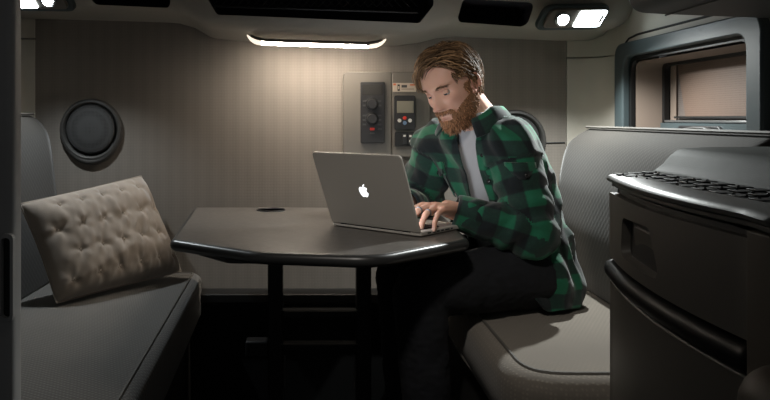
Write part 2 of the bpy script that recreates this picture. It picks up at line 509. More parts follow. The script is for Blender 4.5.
# ------------------------------------------------------------------ reading lamps
def reading_lamp(c, mirror, label):
    t = thing('reading_lamp', c, label, 'lamp', 'reading lamps in the overhead cabinet')
    s = -1 if mirror else 1
    b = np.array([.0, -.45, .89]); b /= np.linalg.norm(b)
    a = np.array([1, .05 * s, .0]); a -= b * (a @ b); a /= np.linalg.norm(a)
    nrm = np.cross(b, a); nrm = nrm if nrm[1] < 0 else -nrm
    def pl(poly, h): return np.array([c + a * ((u + .38 * v) * s) + b * v + nrm * h for u, v in poly])
    G().prism(pl(rpoly(rect(-.105, -.042, .100, .038), .03), -.03), nrm * .026).obj('surround', M['wframe'], t, bevel=.006)
    G().prism(pl(rpoly(rect(-.09, -.03, .09, .03), .02), -.015), nrm * .022).obj('housing', M['panel'], t, bevel=.004)
    G().prism(pl(rpoly(rect(.002, -.026, .085, .026), .008), .004), nrm * .008).obj('light_panel', M['read_on'], t, bevel=.002)
    G().prism(pl(rpoly(rect(.072, -.010, .079, .012), .003), .010), nrm * .005).obj('switch', M['plastic'], t)
    cc = c + a * (-.042 * s) + nrm * .006
    G().lathe([(.024, 0), (.024, .006), (.018, .008), (.016, .003)], cc, nrm, 28).obj('lens_ring', M['chrome'], t)
    G().lathe([(.014, .003), (.010, .0075), (.0, .009)], cc, nrm, 24).obj('lens', M['read_lens'], t)
    return cc + nrm * .03, nrm
RL1 = reading_lamp(P(575, 18, 2.26), False, 'lit reading lamp at the right end of the overhead cabinet near the window')
RL0 = reading_lamp(P(36, -1, 2.26), True, 'lit reading lamp at the left end of the overhead cabinet above the pillow')

# ------------------------------------------------------------------ speakers
def speaker(px, py, label):
    c = P(px, py, 2.55)
    t = thing('wall_speaker', c, label, 'speaker', 'round speakers in the back wall')
    G().lathe([(.108, 0), (.108, .010), (.103, .019), (.096, .021), (.090, .016), (.087, .004), (.087, 0)], c, n=64).obj('rim', M['ring'], t)
    c2 = c + np.array([0, 0, .003])
    G().lathe([(.084, .004), (.085, .014), (.080, .022), (.06, .027), (.03, .030), (.0, .031)], c2, n=64).obj('grille', M['grille'], t)
    a = np.linspace(math.pi * 1.17, math.pi * 1.83, 24)
    G().tube([c + np.array([.096 * math.cos(q) * 1.0, -.006, .096 * math.sin(q) - .012 * (1 - ((q - 1.5 * math.pi) / (.33 * math.pi)) ** 2)]) for q in a], .014, n=12, flat=.9).obj('lower_lip', M['ring'], t)
speaker(92, 130, 'round black speaker with mesh grille left on the wall above the pillow')
speaker(514, 141, "round black speaker half hidden behind the man's shoulder")

# ------------------------------------------------------------------ control panel
CP = thing('control_panel', P(386, 155, 2.55), 'grey wall control panel with dials and small screens behind the laptop', 'control panel')
pp = rpoly(wallrect(343, 72, 391.4, 157, 2.53), [.006, .004, .004, .02])
G().prism(xz(pp, 2.522), (0, .035, 0)).obj('plate', M['panel'], CP, bevel=.006)
pp = rpoly(wallrect(391.7, 72, 430, 157, 2.53), [.004, .006, .02, .004])
G().prism(xz(pp, 2.522), (0, .035, 0)).obj('plate', M['panel'], CP, bevel=.006)
Y = 2.518
def slab(px0, py0, px1, py1, name, m, par, y=Y, d=.008, r=.004, bev=.0015):
    return G().prism(xz(rpoly(wallrect(px0, py0, px1, py1, y), r), y - d), (0, d + .003, 0)).obj(name, m, par, bevel=bev)
def knob(px, py, rpx, name, m, par, y=Y, h=.012, n=28):
    r = rpx / F * y
    return G().lathe([(r, 0), (r, h * .8), (r * .9, h), (0, h)], P(px, py, y), n=n).obj(name, m, par)
rad = slab(360.5, 82, 384.5, 143, 'radio_unit', M['black'], CP)
slab(362.5, 84.5, 382.5, 95, 'display', M['lcd_dark'], rad, y=2.51, d=.002, r=.001)
for py in (104, 119):
    k = knob(372, py, 6.6, 'dial_ring', M['gasket'], rad, y=2.510, h=.004)
    k = knob(372, py, 5.0, 'dial', M['black'], rad, y=2.508, h=.018)
for px in (364.5, 379.5):
    for py in (101, 105.5, 115.5, 120, 124.5):
        slab(px - 1.7, py - .9, px + 1.7, py + .9, 'button', M['key_dark'], rad, y=2.510, d=.003, r=.001, bev=0)
slab(370, 127.8, 374.5, 130.3, 'button', M['red'], rad, y=2.510, d=.003, r=.001, bev=0)
slab(378, 128, 382, 130, 'button', M['key_dark'], rad, y=2.510, d=.003, r=.001, bev=0)
slab(370, 132.5, 374.5, 134, 'button', M['key_dark'], rad, y=2.510, d=.003, r=.001, bev=0)
st = slab(392.8, 83, 416, 91.8, 'instruction_sticker', M['sticker'], CP, y=2.520, d=.002, r=.001, bev=0)
slab(393.2, 83.5, 396, 85.3, 'print', M['orange'], st, y=2.5175, d=.001, r=.0003, bev=0)
slab(397.5, 84.5, 399.8, 90.8, 'print', M['black'], st, y=2.5175, d=.001, r=.001, bev=0)
slab(398, 86.2, 399.3, 89.2, 'print', M['sticker'], st, y=2.5163, d=.001, r=.0005, bev=0)
slab(401.5, 85, 407, 87.6, 'print', M['key_dark'], st, y=2.5175, d=.001, r=.0003, bev=0)
slab(410, 84.2, 415, 85.6, 'print', M['orange'], st, y=2.5175, d=.001, r=.0003, bev=0)
slab(401.5, 88.8, 414, 89.3, 'print', M['key_dark'], st, y=2.5175, d=.001, r=.0003, bev=0)
ht = slab(393.8, 95.5, 415, 129.5, 'heater_control', M['black'], CP, d=.012, r=.008)
slab(397, 101, 413.8, 113, 'display', M['lcd'], ht, y=2.506, d=.002, r=.002)
for px, py, m in ((399.5, 120.5, 'mark'), (404.7, 118, 'red'), (410, 120.5, 'mark'), (404.7, 123, 'blue')):
    knob(px, py, 1.9, 'button', M[m], ht, y=2.506, h=.003, n=14)
sw_ = slab(394.8, 132, 416, 145.8, 'switch_block', M['gasket'], CP, d=.006, r=.002)
for x0, x1 in ((402.2, 406.8), (408.2, 412.6)):
    q = slab(x0, 133.5, x1, 144, 'rocker_switch', M['black'], sw_, y=2.512, d=.006, r=.001)
    for py in ((135.8,) if x0 < 405 else (136, 141)):
        slab((x0 + x1) / 2 - 1.1, py - 1, (x0 + x1) / 2 + 1.1, py + 1, 'symbol', M['mark'], q, y=2.5055, d=.001, r=.0005, bev=0)
for x0, x1 in ((361.5, 372), (374, 384)):
    slab(x0, 154.3, x1, 158.5, 'power_socket', M['lcd'], CP, d=.004, r=.002)

# ------------------------------------------------------------------ closet at the left edge of view
CL = thing('closet', (-.75, 1.0, FZ), 'tall dark grey closet at the left edge with a slotted handle', 'closet')
G().prism([(-1.05, 1.18, FZ), (-.478, 1.18, FZ), (-.468, 1.172, FZ), (-.468, .45, FZ), (-1.05, .45, FZ)], (0, 0, CZ - FZ)).obj('body', M['closet'], CL, bevel=.004) if False else None
# the front faces the aisle side; its edge towards the rear is rounded
pl_ = rpoly([(-1.05, 1.16), (-1.05, 1.20), (-.470, 1.20), (-.47, 1.16)], [.001, .001, .012, .012], 5)
G().prism(xy(pl_, FZ), (0, 0, CZ - FZ)).obj('side_panel', M['closet'], CL)
a0, a1 = P(1.5, 320, 1.16), P(15.5, 233, 1.16)
ho = rpoly(rect(a0[0], a0[2], a1[0], a1[2]), .010, 6); hi = rpoly(rect(a0[0] + .004, a0[2] + .006, a1[0] - .004, a1[2] - .006), .007, 6)
g = G().grid(np.array([xz(ho, 1.161), xz(ho, 1.150), xz(hi, 1.148), xz(hi, 1.161)]), wu=True, wv=True)
hd = g.obj('handle', M['closet'], CL)
G().prism(xz(hi, 1.1585), (0, .003, 0)).obj('slot', M['gasket'], hd)

# ------------------------------------------------------------------ cushions
def rcushion(x0, x1, y0, y1, z0, z1, rc, re, name, m, par, crown=.01, nr=7, skew=0.0):
    """soft slab: plan with rounded corners rc (list), rolled edges re; skew slides the front edge with depth"""
    base = rpoly([(x0, y0), (x1, y0), (x1, y1), (x0, y1)], rc, 10)
    # resample
    seg = np.linalg.norm(np.roll(base, -1, 0) - base, axis=1); L = np.concatenate([[0], np.cumsum(seg)])
    n = 160; q = np.linspace(0, L[-1], n, endpoint=False)
    bb = np.vstack([base, base[:1]])
    ring = np.stack([np.interp(q, L, bb[:, k]) for k in (0, 1)], 1)
    c = ring.mean(0)
    tang = np.roll(ring, -1, 0) - np.roll(ring, 1, 0); nn = np.stack([tang[:, 1], -tang[:, 0]], 1)
    nn /= np.linalg.norm(nn, axis=1)[:, None]
    if ((ring - c) * nn).sum() < 0: nn = -nn
    A = [np.c_[ring - nn * re * .4, np.full(n, z0)], np.c_[ring, np.full(n, z0 + re * .5)]]
    for t in np.linspace(0, math.pi / 2, nr):
        A.append(np.c_[ring - nn * re * (1 - math.cos(t)), np.full(n, z1 - re + re * math.sin(t))])
    top = ring - nn * re
    for k in np.linspace(.05, 1, 14):
        p = top + (c - top) * k
        A.append(np.c_[p, np.full(n, z1 + crown * (1 - (1 - k) ** 2))])
    A = np.array(A)
    A[..., 0] += skew * (A[..., 1] - y0) / (y1 - y0)
    pipe = A[1 + nr].copy()
    g = G().grid(A, wv=True, cap=True)
    return g.obj(name, m, par, angle=80), pipe
def rollpipe(pts, par, r=.004, name='piping'):
    return G().tube(pts, r, n=6, closed=True).obj(name, M['piping'], par)

# right-hand bench
SZ = -.52
RB = thing('bench_base', (.7, 2.0, FZ), 'dark bench base under the seat the man sits on', 'bench')
G().box((.72, 2.03, (FZ + SZ - .14) / 2), (.60, 1.02, SZ - .14 - FZ)).obj('body', M['bench_base'], RB, bevel=.01)
RS = thing('seat_cushion', (.68, 2.0, SZ - .14), 'grey woven seat cushion on the right with the man sitting on it', 'seat cushion')
cu, pipe = rcushion(.40, .99, 1.475, 2.53, SZ - .14, SZ - .004, [.13, .03, .03, .05], .04, 'cushion', M['seat_cloth'], RS, crown=.006)
rollpipe(pipe, cu, .0045)
p2 = pipe.copy(); p2[:, 2] = SZ - .118
c0 = p2[:, :2].mean(0); p2[:, :2] += (p2[:, :2] - c0) / np.linalg.norm(p2[:, :2] - c0, axis=1)[:, None] * .04
rollpipe(p2, cu, .004)
# left-hand bench
LB = thing('bench_base', (-.7, 1.9, FZ), 'dark bench base under the left seat cushion', 'bench')
G().box((-.72, 1.87, (FZ + SZ - .152) / 2), (.62, 1.24, SZ - .152 - FZ)).obj('body', M['bench_base'], LB, bevel=.01)
LS = thing('seat_cushion', (-.68, 1.9, SZ - .14), 'grey woven seat cushion on the left under the tufted pillow', 'seat cushion')
cu, pipe = rcushion(-1.04, -.327, 1.22, 2.54, SZ - .15, SZ - .006, [.03, .04, .05, .03], .03, 'cushion', M['left_cloth'], LS, crown=.006, skew=-.05)
rollpipe(pipe, cu, .004)

def backrest(side, y0, y1, prof, z0, label):
    """prof: (z, x) of the face from bottom to top; slab leans on the side wall"""
    t = thing('backrest', (side * .93, (y0 + y1) / 2, z0), label, 'backrest')
    prof = np.array(prof, float)
    n = 40
    zz = np.linspace(prof[0, 0], prof[-1, 0], n)
    xx = np.interp(zz, prof[:, 0], prof[:, 1])
    for _ in range(4): xx[1:-1] = (xx[:-2] + xx[1:-1] * 2 + xx[2:]) / 4
    loop = [(x, z) for x, z in zip(xx, zz)]
    zt = zz[-1]
    xb = .995
    loop += [(xx[-1] + .035, zt + .018), (xb - .02, zt + .014), (xb, zt - .01), (xb, z0)]
    loop = np.array(loop)
    A = []
    m = 44
    c = loop.mean(0)
    for k in range(m):
        u = k / (m - 1)
        e = min(u, 1 - u) * (y1 - y0)
        re = .035
        sc = 1 - (re - min(e, re)) ** 2 / re ** 2 * .05 if e < re else 1
        lp = loop.copy()
        if e < re:
            d = re - math.sqrt(max(0, re * re - (re - e) ** 2))
            lp[:n, 0] += d
            lp[:, 1] -= d * (lp[:, 1] > zt - .03)
        y = y0 + u * (y1 - y0) if not e < re else (y0 + (re - re * math.cos(math.asin(min(1, e / re)))) * 0 + e if u < .5 else y1 - e)
        A.append([(side * x, y, z) for x, z in lp])
    # finer rows at the rolled ends
    ob = G().grid(np.array(A), wv=True, cap=True).obj('cushion', M['back_cloth'], t, angle=70)
    # piping along the top edge
    zt2 = zt + .004
    pts = [(side * (xx[-1] + .012), y, zt2 + .012) for y in np.linspace(y0 + .03, y1 - .03, 30)]
    G().tube(pts, .0045, n=6).obj('piping', M['piping'], ob)
    return t
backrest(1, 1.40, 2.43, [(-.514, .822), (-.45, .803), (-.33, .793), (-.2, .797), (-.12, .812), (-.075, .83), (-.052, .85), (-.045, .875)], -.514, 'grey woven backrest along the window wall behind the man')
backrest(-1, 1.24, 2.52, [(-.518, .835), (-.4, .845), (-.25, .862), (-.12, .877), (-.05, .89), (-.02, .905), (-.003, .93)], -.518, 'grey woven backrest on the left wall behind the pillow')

# ------------------------------------------------------------------ pillow
def pillow():
    BL, BR, TR, TL = map(np.array, ((-.705, 2.035, -.508), (-.435, 2.44, -.505), (-.575, 2.475, -.195), (-.832, 2.10, -.245)))
    nu, nv = 90, 60
    u = np.linspace(0, 1, nu); v = np.linspace(0, 1, nv)
    U, V = np.meshgrid(u, v, indexing='ij')
    # concave sides, pinched corners
    Uc = U + (.5 - U) * .03 * np.sin(math.pi * V); Vc = V + (.5 - V) * .015 * np.sin(math.pi * U)
    mid = ((1 - Uc) * (1 - Vc))[..., None] * BL + (Uc * (1 - Vc))[..., None] * BR + (Uc * Vc)[..., None] * TR + ((1 - Uc) * Vc)[..., None] * TL
    nrm = np.cross(BR - BL, TL - BL); nrm /= np.linalg.norm(nrm)
    if nrm[1] > 0: nrm = -nrm
    prof = (np.clip(1 - (2 * U - 1) ** 4, 0, 1) * np.clip(1 - (2 * V - 1) ** 4, 0, 1)) ** .55
    th = .074 * prof
    tufts = []
    for r in range(4):
        for k in range(6 - (r % 2)):
            tufts.append(((k + .62 + (r % 2) * .5) / 6.1 , (r + .62) / 4.15))
    Wd, Hd = .50, .32
    dim = np.zeros_like(U)
    for a, b in tufts:
        dx = (U - a) * Wd; dy = (V - b) * Hd
        d2 = dx ** 2 + dy ** 2
        dim += .008 * np.exp(-d2 / .010 ** 2) + .0045 * np.exp(-d2 / .030 ** 2)
        ang = np.arctan2(dy, dx)
        dim += .0028 * np.exp(-d2 / .035 ** 2) * np.cos(ang * 4 + a * 40) * (1 - np.exp(-d2 / .012 ** 2))
    nz = np.array([[mnoise.noise(Vector((a * 13 + b * 2, b * 4, 3.1))) for b in v] for a in u])
    nz2 = np.array([[mnoise.noise(Vector((a * 26 - b * 5, b * 7, 8.3))) for b in v] for a in u])
    dim += (.005 * nz + .0035 * nz2) * prof
    front = mid + nrm * (th - dim * (prof > .02))[..., None]
    back = mid - nrm * (th * .55)[..., None]
    t = thing('pillow', (-.63, 2.25, -.52), 'tan tufted velvet pillow propped on the left seat cushion', 'pillow')
    g = G().grid(front)
    k = len(g.v[0]); g.add(back, [(b, a, d, c) for a, b, c, d in [q for q in g.f]])
    vv = np.vstack(g.v); me_f = g.f
    ob = mesh_obj('pillow_cover', vv, me_f, M['velvet'], t, angle=180)
    bm = bmesh.new(); bm.from_mesh(ob.data); bmesh.ops.remove_doubles(bm, verts=bm.verts, dist=.0004)
    bmesh.ops.recalc_face_normals(bm, faces=bm.faces); bm.to_mesh(ob.data); bm.free()
    for a, b in tufts:
        i = int(round(a * (nu - 1))); j = int(round(b * (nv - 1)))
        if not (0 <= i < nu and 0 <= j < nv): continue
        c = front[i, j] + nrm * .002
        e1 = (BR - BL) / np.linalg.norm(BR - BL); e2 = np.cross(nrm, e1)
        gg = G()
        for q in (.5, 2.1):
            d = (math.cos(q) * e1 + math.sin(q) * e2) * .009
            gg.tube([c - d, c + nrm * .0015, c + d], [.0010, .0018, .0010], n=5)
        gg.obj('tuft', M['thread'], t)
    # edge seam
    edge = np.vstack([mid[:, 0], mid[-1, 1:], mid[-2::-1, -1], mid[0, -2:0:-1]])
    G().tube(edge, .003, n=5, closed=True).obj('seam', M['velvet'], t)
pillow()

# ------------------------------------------------------------------ table
TZ = -.291
TB = thing('table', (0, 2.0, FZ), 'dark faceted dinette table carrying the laptop between the two seats', 'table')
poly = rpoly([(-.391, 2.42), (-.343, 1.768), (-.125, 1.600), (.135, 1.553), (.378, 1.775), (.40, 2.42)], [.02, .035, .10, .12, .05, .02], 8)
cx, cy = poly.mean(0)
def inset(p, d):
    t = np.roll(p, -1, 0) - np.roll(p, 1, 0); n_ = np.stack([t[:, 1], -t[:, 0]], 1); n_ /= np.linalg.norm(n_, axis=1)[:, None]
    if ((p - p.mean(0)) * n_).sum() < 0: n_ = -n_
    return p - n_ * d
top = inset(poly, .012)
G().prism(xy(top, TZ - .02), (0, 0, .020)).obj('tabletop', M['table'], TB, bevel=.001, seg=1)
A = [xy(inset(poly, .013), TZ - .0005)]
for q in np.linspace(math.pi / 2, -math.pi / 2, 9):
    A.append(xy(inset(poly, .012 - .012 * math.cos(q)), TZ - .014 + .0135 * math.sin(q)))
A.append(xy(inset(poly, .03), TZ - .028)); A.append(xy(inset(poly, .03), TZ - .010))
G().grid(np.array(A), wu=True, wv=True).obj('edge_band', M['table_edge'], TB, angle=60)
cc = P(271, 210.3, 2.335)
cc = np.array([cc[0], 2.335, TZ])
G().lathe([(.040, 0), (.0415, .002), (.043, .0035), (.045, .003), (.046, 0)], cc, (0, 0, 1), 40).obj('grommet', M['black'], TB)
G().lathe([(.040, .0008), (0, .0008)], cc, (0, 0, 1), 32).obj('grommet_hole', M['gasket'], TB)
G().prism(xy(rpoly([(-.31, 2.1), (-.29, 1.85), (-.20, 1.74), (.20, 1.72), (.25, 2.1)], .03), TZ - .052), (0, 0, .024)).obj('mount_plate', M['black'], TB, bevel=.004)
ped = G()
ped.box((-.115, 2.28, (TZ - .05 + FZ) / 2), (.045, .06, TZ - .05 - FZ)); ped.box((.155, 2.28, (TZ - .05 + FZ) / 2), (.045, .06, TZ - .05 - FZ))
ped.box((.02, 2.28, -.60), (.25, .05, .02)); ped.box((.02, 2.28, -.70), (.25, .05, .016)); ped.box((.02, 2.28, FZ + .015), (.40, .16, .03))
ped.obj('pedestal', M['steel_black'], TB, bevel=.003)
for z in (-.585, -.688): G().box((.02, 2.25, z), (.235, .004, .002)).obj('trim_strip', M['steel'], TB)
for x in (-.085, .125): G().box((x, 2.245, -.77), (.003, .004, .10)).obj('trim_strip', M['steel'], TB)
G().box((-.17, 2.26, -.70), (.07, .05, .05)).obj('lock_lever', M['black'], TB, bevel=.006)

# ------------------------------------------------------------------ laptop
LQ = np.array([.262, 1.80, TZ]); LU = np.array([-.731, .682, 0]); LV = np.array([.682, .731, 0]); LZ = np.array([0, 0, 1.0])
LW, LD, LH = .287, .20, .207
LT = thing('laptop', LQ + LU * LW / 2 + LV * LD / 2, 'open aluminium laptop on the table with a glowing fruit logo', 'laptop')
def lp(u, v, z=0): return LQ + LU * u + LV * v + LZ * z
def lpoly(poly, z): return np.array([lp(a, b, z) for a, b in poly])
G().prism(lpoly(rpoly(rect(0, 0, LW, LD), .010), .002), LZ * .011).obj('base', M['alu'], LT, bevel=.0025)
kb = G().prism(lpoly(rpoly(rect(.018, .024, LW - .018, .112), .003), .0131), LZ * .0006)
kbo = kb.obj('keyboard_well', M['black'], LT)
g = G()
rows = [(.027, .008, 14), (.0375, .015, 14), (.0545, .015, 14), (.0715, .015, 13), (.0885, .015, 12)]
for v0, h, k in rows:
    w = (LW - .042) / k
    for i in range(k):
        g.prism(lpoly(rpoly(rect(.021 + i * w + .001, v0, .021 + (i + 1) * w - .001, v0 + h - .002), .0015, 2), .0134), LZ * .0018)
x = .021
for w in (.016, .016, .016, .020, .088, .020, .016, .016, .016):
    g.prism(lpoly(rpoly(rect(x, .1045, x + w - .002, .1105), .001, 2), .0134), LZ * .0018); x += w * 1.06
g.obj('keys', M['black_gloss'], kbo)
G().prism(lpoly(rpoly(rect(.092, .120, .195, .188), .003), .0131), LZ * .0004).obj('trackpad', M['alu'], LT)
for v0, w in ((.030, .014), (.052, .011), (.07, .012), (.09, .012), (.108, .02), (.134, .008)):
    G().prism(np.array([lp(-.0004, v0, .0055), lp(-.0004, v0 + w, .0055), lp(-.0004, v0 + w, .0095), lp(-.0004, v0, .0095)]), LU * .001).obj('port', M['black'], LT)
tl = math.radians(23)
LN = LV * -math.sin(tl) + LZ * math.cos(tl)       # up the lid
LB_ = -(LV * math.cos(tl) + LZ * math.sin(tl))    # out of the lid's back
hb = lp(0, .004, .014)
def lid(u, w, d=0): return hb + LU * u + LN * w + LB_ * d
def lidpoly(poly, d): return np.array([lid(a, b, d) for a, b in poly])
ld = G().prism(lidpoly(rpoly(rect(0, 0, LW, LH), [.004, .004, .012, .012]), .001), LB_ * .006).obj('lid', M['alu'], LT, bevel=.0018)
G().prism(lidpoly(rect(.008, .012, LW - .008, LH - .008), .0004), LB_ * .0008).obj('screen', M['screen'], ld)
G().prism(lidpoly(rpoly(rect(.003, .003, LW - .003, LH - .003), .008), .0008), LB_ * .0008).obj('bezel', M['black'], ld)
G().tube([lp(.03, .004, .012), lp(LW - .03, .004, .012)], .005, n=10).obj('hinge', M['black'], LT)
# glowing fruit emblem with a bite and a leaf
def bez(p):
    out = []
    for a, b, c, d in p:
        a, b, c, d = map(np.array, (a, b, c, d))
        for t in np.linspace(0, 1, 12, endpoint=False):
            out.append((1 - t) ** 3 * a + 3 * t * (1 - t) ** 2 * b + 3 * t * t * (1 - t) * c + t ** 3 * d)
    return np.array(out)
ap = bez([((0, .74), (-.10, .76), (-.22, .84), (-.36, .80)), ((-.36, .80), (-.56, .74), (-.66, .55), (-.64, .32)),
          ((-.64, .32), (-.62, .02), (-.46, -.30), (-.28, -.44)), ((-.28, -.44), (-.16, -.52), (-.06, -.40), (.04, -.40)),
          ((.04, -.40), (.14, -.40), (.24, -.52), (.36, -.42)), ((.36, -.42), (.48, -.32), (.58, -.14), (.63, .02)),
          ((.63, .02), (.36, .14), (.34, .46), (.60, .60)), ((.60, .60), (.50, .76), (.30, .84), (.16, .78)), ((.16, .78), (.08, .75), (.04, .74), (0, .74))])
leaf = bez([((.0, .86), (.02, 1.02), (.12, 1.16), (.32, 1.20)), ((.32, 1.20), (.32, 1.02), (.20, .86), (.0, .86))])
lc = (LW * .5, LH * .47); s_ = .0215
for sh_ in (ap, leaf):
    pts = np.array([lid(lc[0] - a * s_, lc[1] + b * s_, .0072) for a, b in sh_])   # seen from behind the lid
    G().prism(pts, LB_ * .0005).obj('lit_emblem', M['logo'], ld)

# ------------------------------------------------------------------ refrigerator cabinet on the right
RF = thing('drawer_cabinet', (.75, 1.1, FZ), 'brown-grey cabinet at right with scooped drawer handle and black rubber top', 'cabinet')
def plan(off=0.0, bulge=.022, top=False):
    """plan outline; the aisle face bows gently"""
    A_ = np.array([.549, 1.37]); B_ = np.array([.499, .86])
    face = []
    d = (B_ - A_); nn = np.array([-1.0, .073])
    for t in np.linspace(0, 1, 22):
        face.append(A_ + d * t + nn * (bulge * (1 - (2 * t - 1) ** 2) - .004))
    face = np.array(face)
    rest = np.array([(.5015, .852), (.507, .8475), (.53, .847), (1.0, .847), (1.0, 1.39), (.572, 1.39), (.554, 1.383)]) if not top else np.array([(.492, .80), (.496, .785), (.51, .775), (.56, .77), (1.0, .76), (1.0, 1.39), (.572, 1.39), (.554, 1.383)])
    p = np.vstack([face, rest])
    return inset(p, off) if off else p
def slabz(off, z0, z1, name, m, bev=.004, top=False):
    return G().prism(xy(plan(off, top=top), z0), (0, 0, z1 - z0)).obj(name, m, RF, bevel=bev)
slabz(.014, FZ, -.13, 'carcass', M['gasket'], .002)
G().prism(xy(rpoly([(.4945, .846), (.4945, .79), (1.0, .78), (1.0, .846)], [.004, .012, .01, .01]), FZ), (0, 0, -.128 - FZ)).obj('side_panel', M['cab_side'], RF, bevel=.002)
slabz(.0, FZ + .05, -.300, 'lower_door', M['cab'], .008)
# glossy black rail: swelling profile
A = []
for z, o in ((-.262, .014), (-.264, .002), (-.268, -.006), (-.276, -.010), (-.288, -.009), (-.296, -.003), (-.300, .012)):
    A.append(xy(plan(o), z))
G().grid(np.array(A), wv=True, cap=True).obj('rail', M['black_gloss'], RF, angle=60)
# drawer with a real scooped grip: boolean cut
dz0, dz1 = -.258, -.139
dr = slabz(.0, dz0, dz1, 'drawer', M['cab'], 0)
dr.data.materials.append(M['cab'])
hc = lambda y, z: (y, z)
gp = [(1.262, -.170), (1.118, -.166), (1.072, -.238), (1.275, -.236)]
gpr = rpoly(gp, .02, 6); gcx = gpr.mean(0)
def xface(y):
    t = np.clip((1.37 - y) / .51, 0, 1); return .549 - .050 * t - (.022 * (1 - (2 * t - 1) ** 2) - .004)
A = []
for d, s in ((-.03, 1.12), (0.0, 1.02), (.012, .92), (.032, .82)):
    A.append([(xface(y) + d, gcx[0] + (y - gcx[0]) * s, gcx[1] + (z - gcx[1]) * s) for y, z in gpr])
ct = G().grid(np.array(A), wv=True, cap=True).obj('cutter', M['cab'], RF)
md = dr.modifiers.new('cut', 'BOOLEAN'); md.operation = 'DIFFERENCE'; md.object = ct; md.solver = 'EXACT'
e = evaluated(dr); dr.modifiers.clear(); old = dr.data; dr.data = e; bpy.data.meshes.remove(old)
me = ct.data; bpy.data.objects.remove(ct); bpy.data.meshes.remove(me)
e.name = 'drawer'
e.polygons.foreach_set('use_smooth', [True] * len(e.polygons)); e.set_sharp_from_angle(angle=math.radians(30))
b = dr.modifiers.new('bevel', 'BEVEL'); b.width = .003; b.segments = 2; b.limit_method = 'ANGLE'; b.angle_limit = math.radians(40)
fl = rpoly([(1.225, -.178), (1.128, -.178), (1.095, -.212), (1.232, -.222)], .008, 4)
G().prism([(xface(y) + .010 + (z + .178) * -.12, y, z) for y, z in fl], (.008, 0, 0)).obj('grip_flap', M['cab'], dr, bevel=.002)
# two vertical gaps: strip between door side and the side panel
# top frame: rim that rolls over, recessed rubber mat, rising console behind
slabz(.004, -.127, -.119, 'shadow_gap', M['cab_top'], .002, True)
pt = lambda o: plan(o, top=True)
A = [xy(pt(.03), -.120), xy(pt(.002), -.1195), xy(pt(-.005), -.116), xy(pt(-.006), -.111), xy(pt(-.002), -.107), xy(pt(.006), -.1045), xy(pt(.032), -.1005), xy(pt(.038), -.1005), xy(pt(.041), -.104), xy(pt(.041), -.119)]
G().grid(np.array(A), wu=True, wv=True).obj('top_rim', M['cab_top'], RF, angle=50)
mp_ = plan(.040, top=True)
bot = xy(mp_, -.118); topm = bot.copy(); topm[:, 2] = -.1035 + np.clip((mp_[:, 0] - .54) / .1, 0, 1) * .006
gm = G(); n_ = len(mp_)
gm.add(np.vstack([bot, topm]), [tuple(range(n_ - 1, -1, -1)), tuple(range(n_, 2 * n_))] + [(i, (i + 1) % n_, n_ + (i + 1) % n_, n_ + i) for i in range(n_)])
mt = gm.obj('rubber_mat', M['rubber'], RF)
def mz(x): return -.1035 + np.clip((x - .54) / .1, 0, 1) * .006
g = G()
for i in range(11):
    for k in range(3):
        x = .562 + k * .026
        g.box((x, 1.345 - i * .047, mz(x)), (.022, .030, .0025))
g.obj('mat_ribs', M['rubber'], mt, bevel=.001)
for i in range(22):
    for j in range(3):
        if rng.random() < .5:
            x = .556 + j * .026 + rng.uniform(-.006, .006)
            G().ell((x, 1.345 - i * .0245, mz(x) + .002), (.0022, .0022, .0026), nu=6, nv=8).obj('mat_stud', M['stud'], mt)
# rising console: profile in x, run along y
pr = [(.625, -.118), (.628, -.100), (.637, -.095), (.650, -.085), (.663, -.070), (.677, -.0595), (.69, -.056), (.74, -.054), (.99, -.052), (.99, -.118)]
A = [[(x, y, z) for x, z in pr] for y in np.linspace(.79, 1.375, 12)]
G().grid(np.array(A), wv=True, cap=True).obj('console', M['hump'], RF, angle=60)

# brown padded box low in the right corner
PD = thing('padded_step', (.66, .70, FZ), 'dark brown padded seat corner low at the right edge', 'seat')
c0 = P(752, 385, .74)
cu, pipe = rcushion(.42, .95, .50, .772, -.55, c0[2] + .022, [.05, .05, .05, .06], .04, 'pad', M['seat_brown'], PD, crown=.01)
G().box((.69, .64, (FZ - .55) / 2), (.46, .22, -.55 - FZ)).obj('base', M['black'], PD, bevel=.01)

# overhead locker, near, upper right
OL = thing('overhead_locker', (.8, 1.4, .2), 'dark overhead locker at the top right corner above the window', 'cabinet')
zb = P(0, 15.5, 1.57)[2]
lpz = rpoly([(.668, CZ - .01), (.668, zb + .006), (.74, zb + .002), (1.0, zb - .008), (1.0, CZ - .01)], [.01, .05, .05, .01, .01], 8)
G().prism(xz(lpz, 1.30), (0, .27, 0)).obj('body', M['plastic_locker'], OL, bevel=.012)
G().tube([(.745, 1.565, zb - .0005), (.745, 1.305, zb - .0005)], .0015, n=6).obj('door_seam', M['gasket'], OL)
# ------------------------------------------------------------------ the man
MAN = thing('person', (.62, 2.10, SZ), 'bearded man in green plaid shirt typing at the laptop on the right seat', 'person')

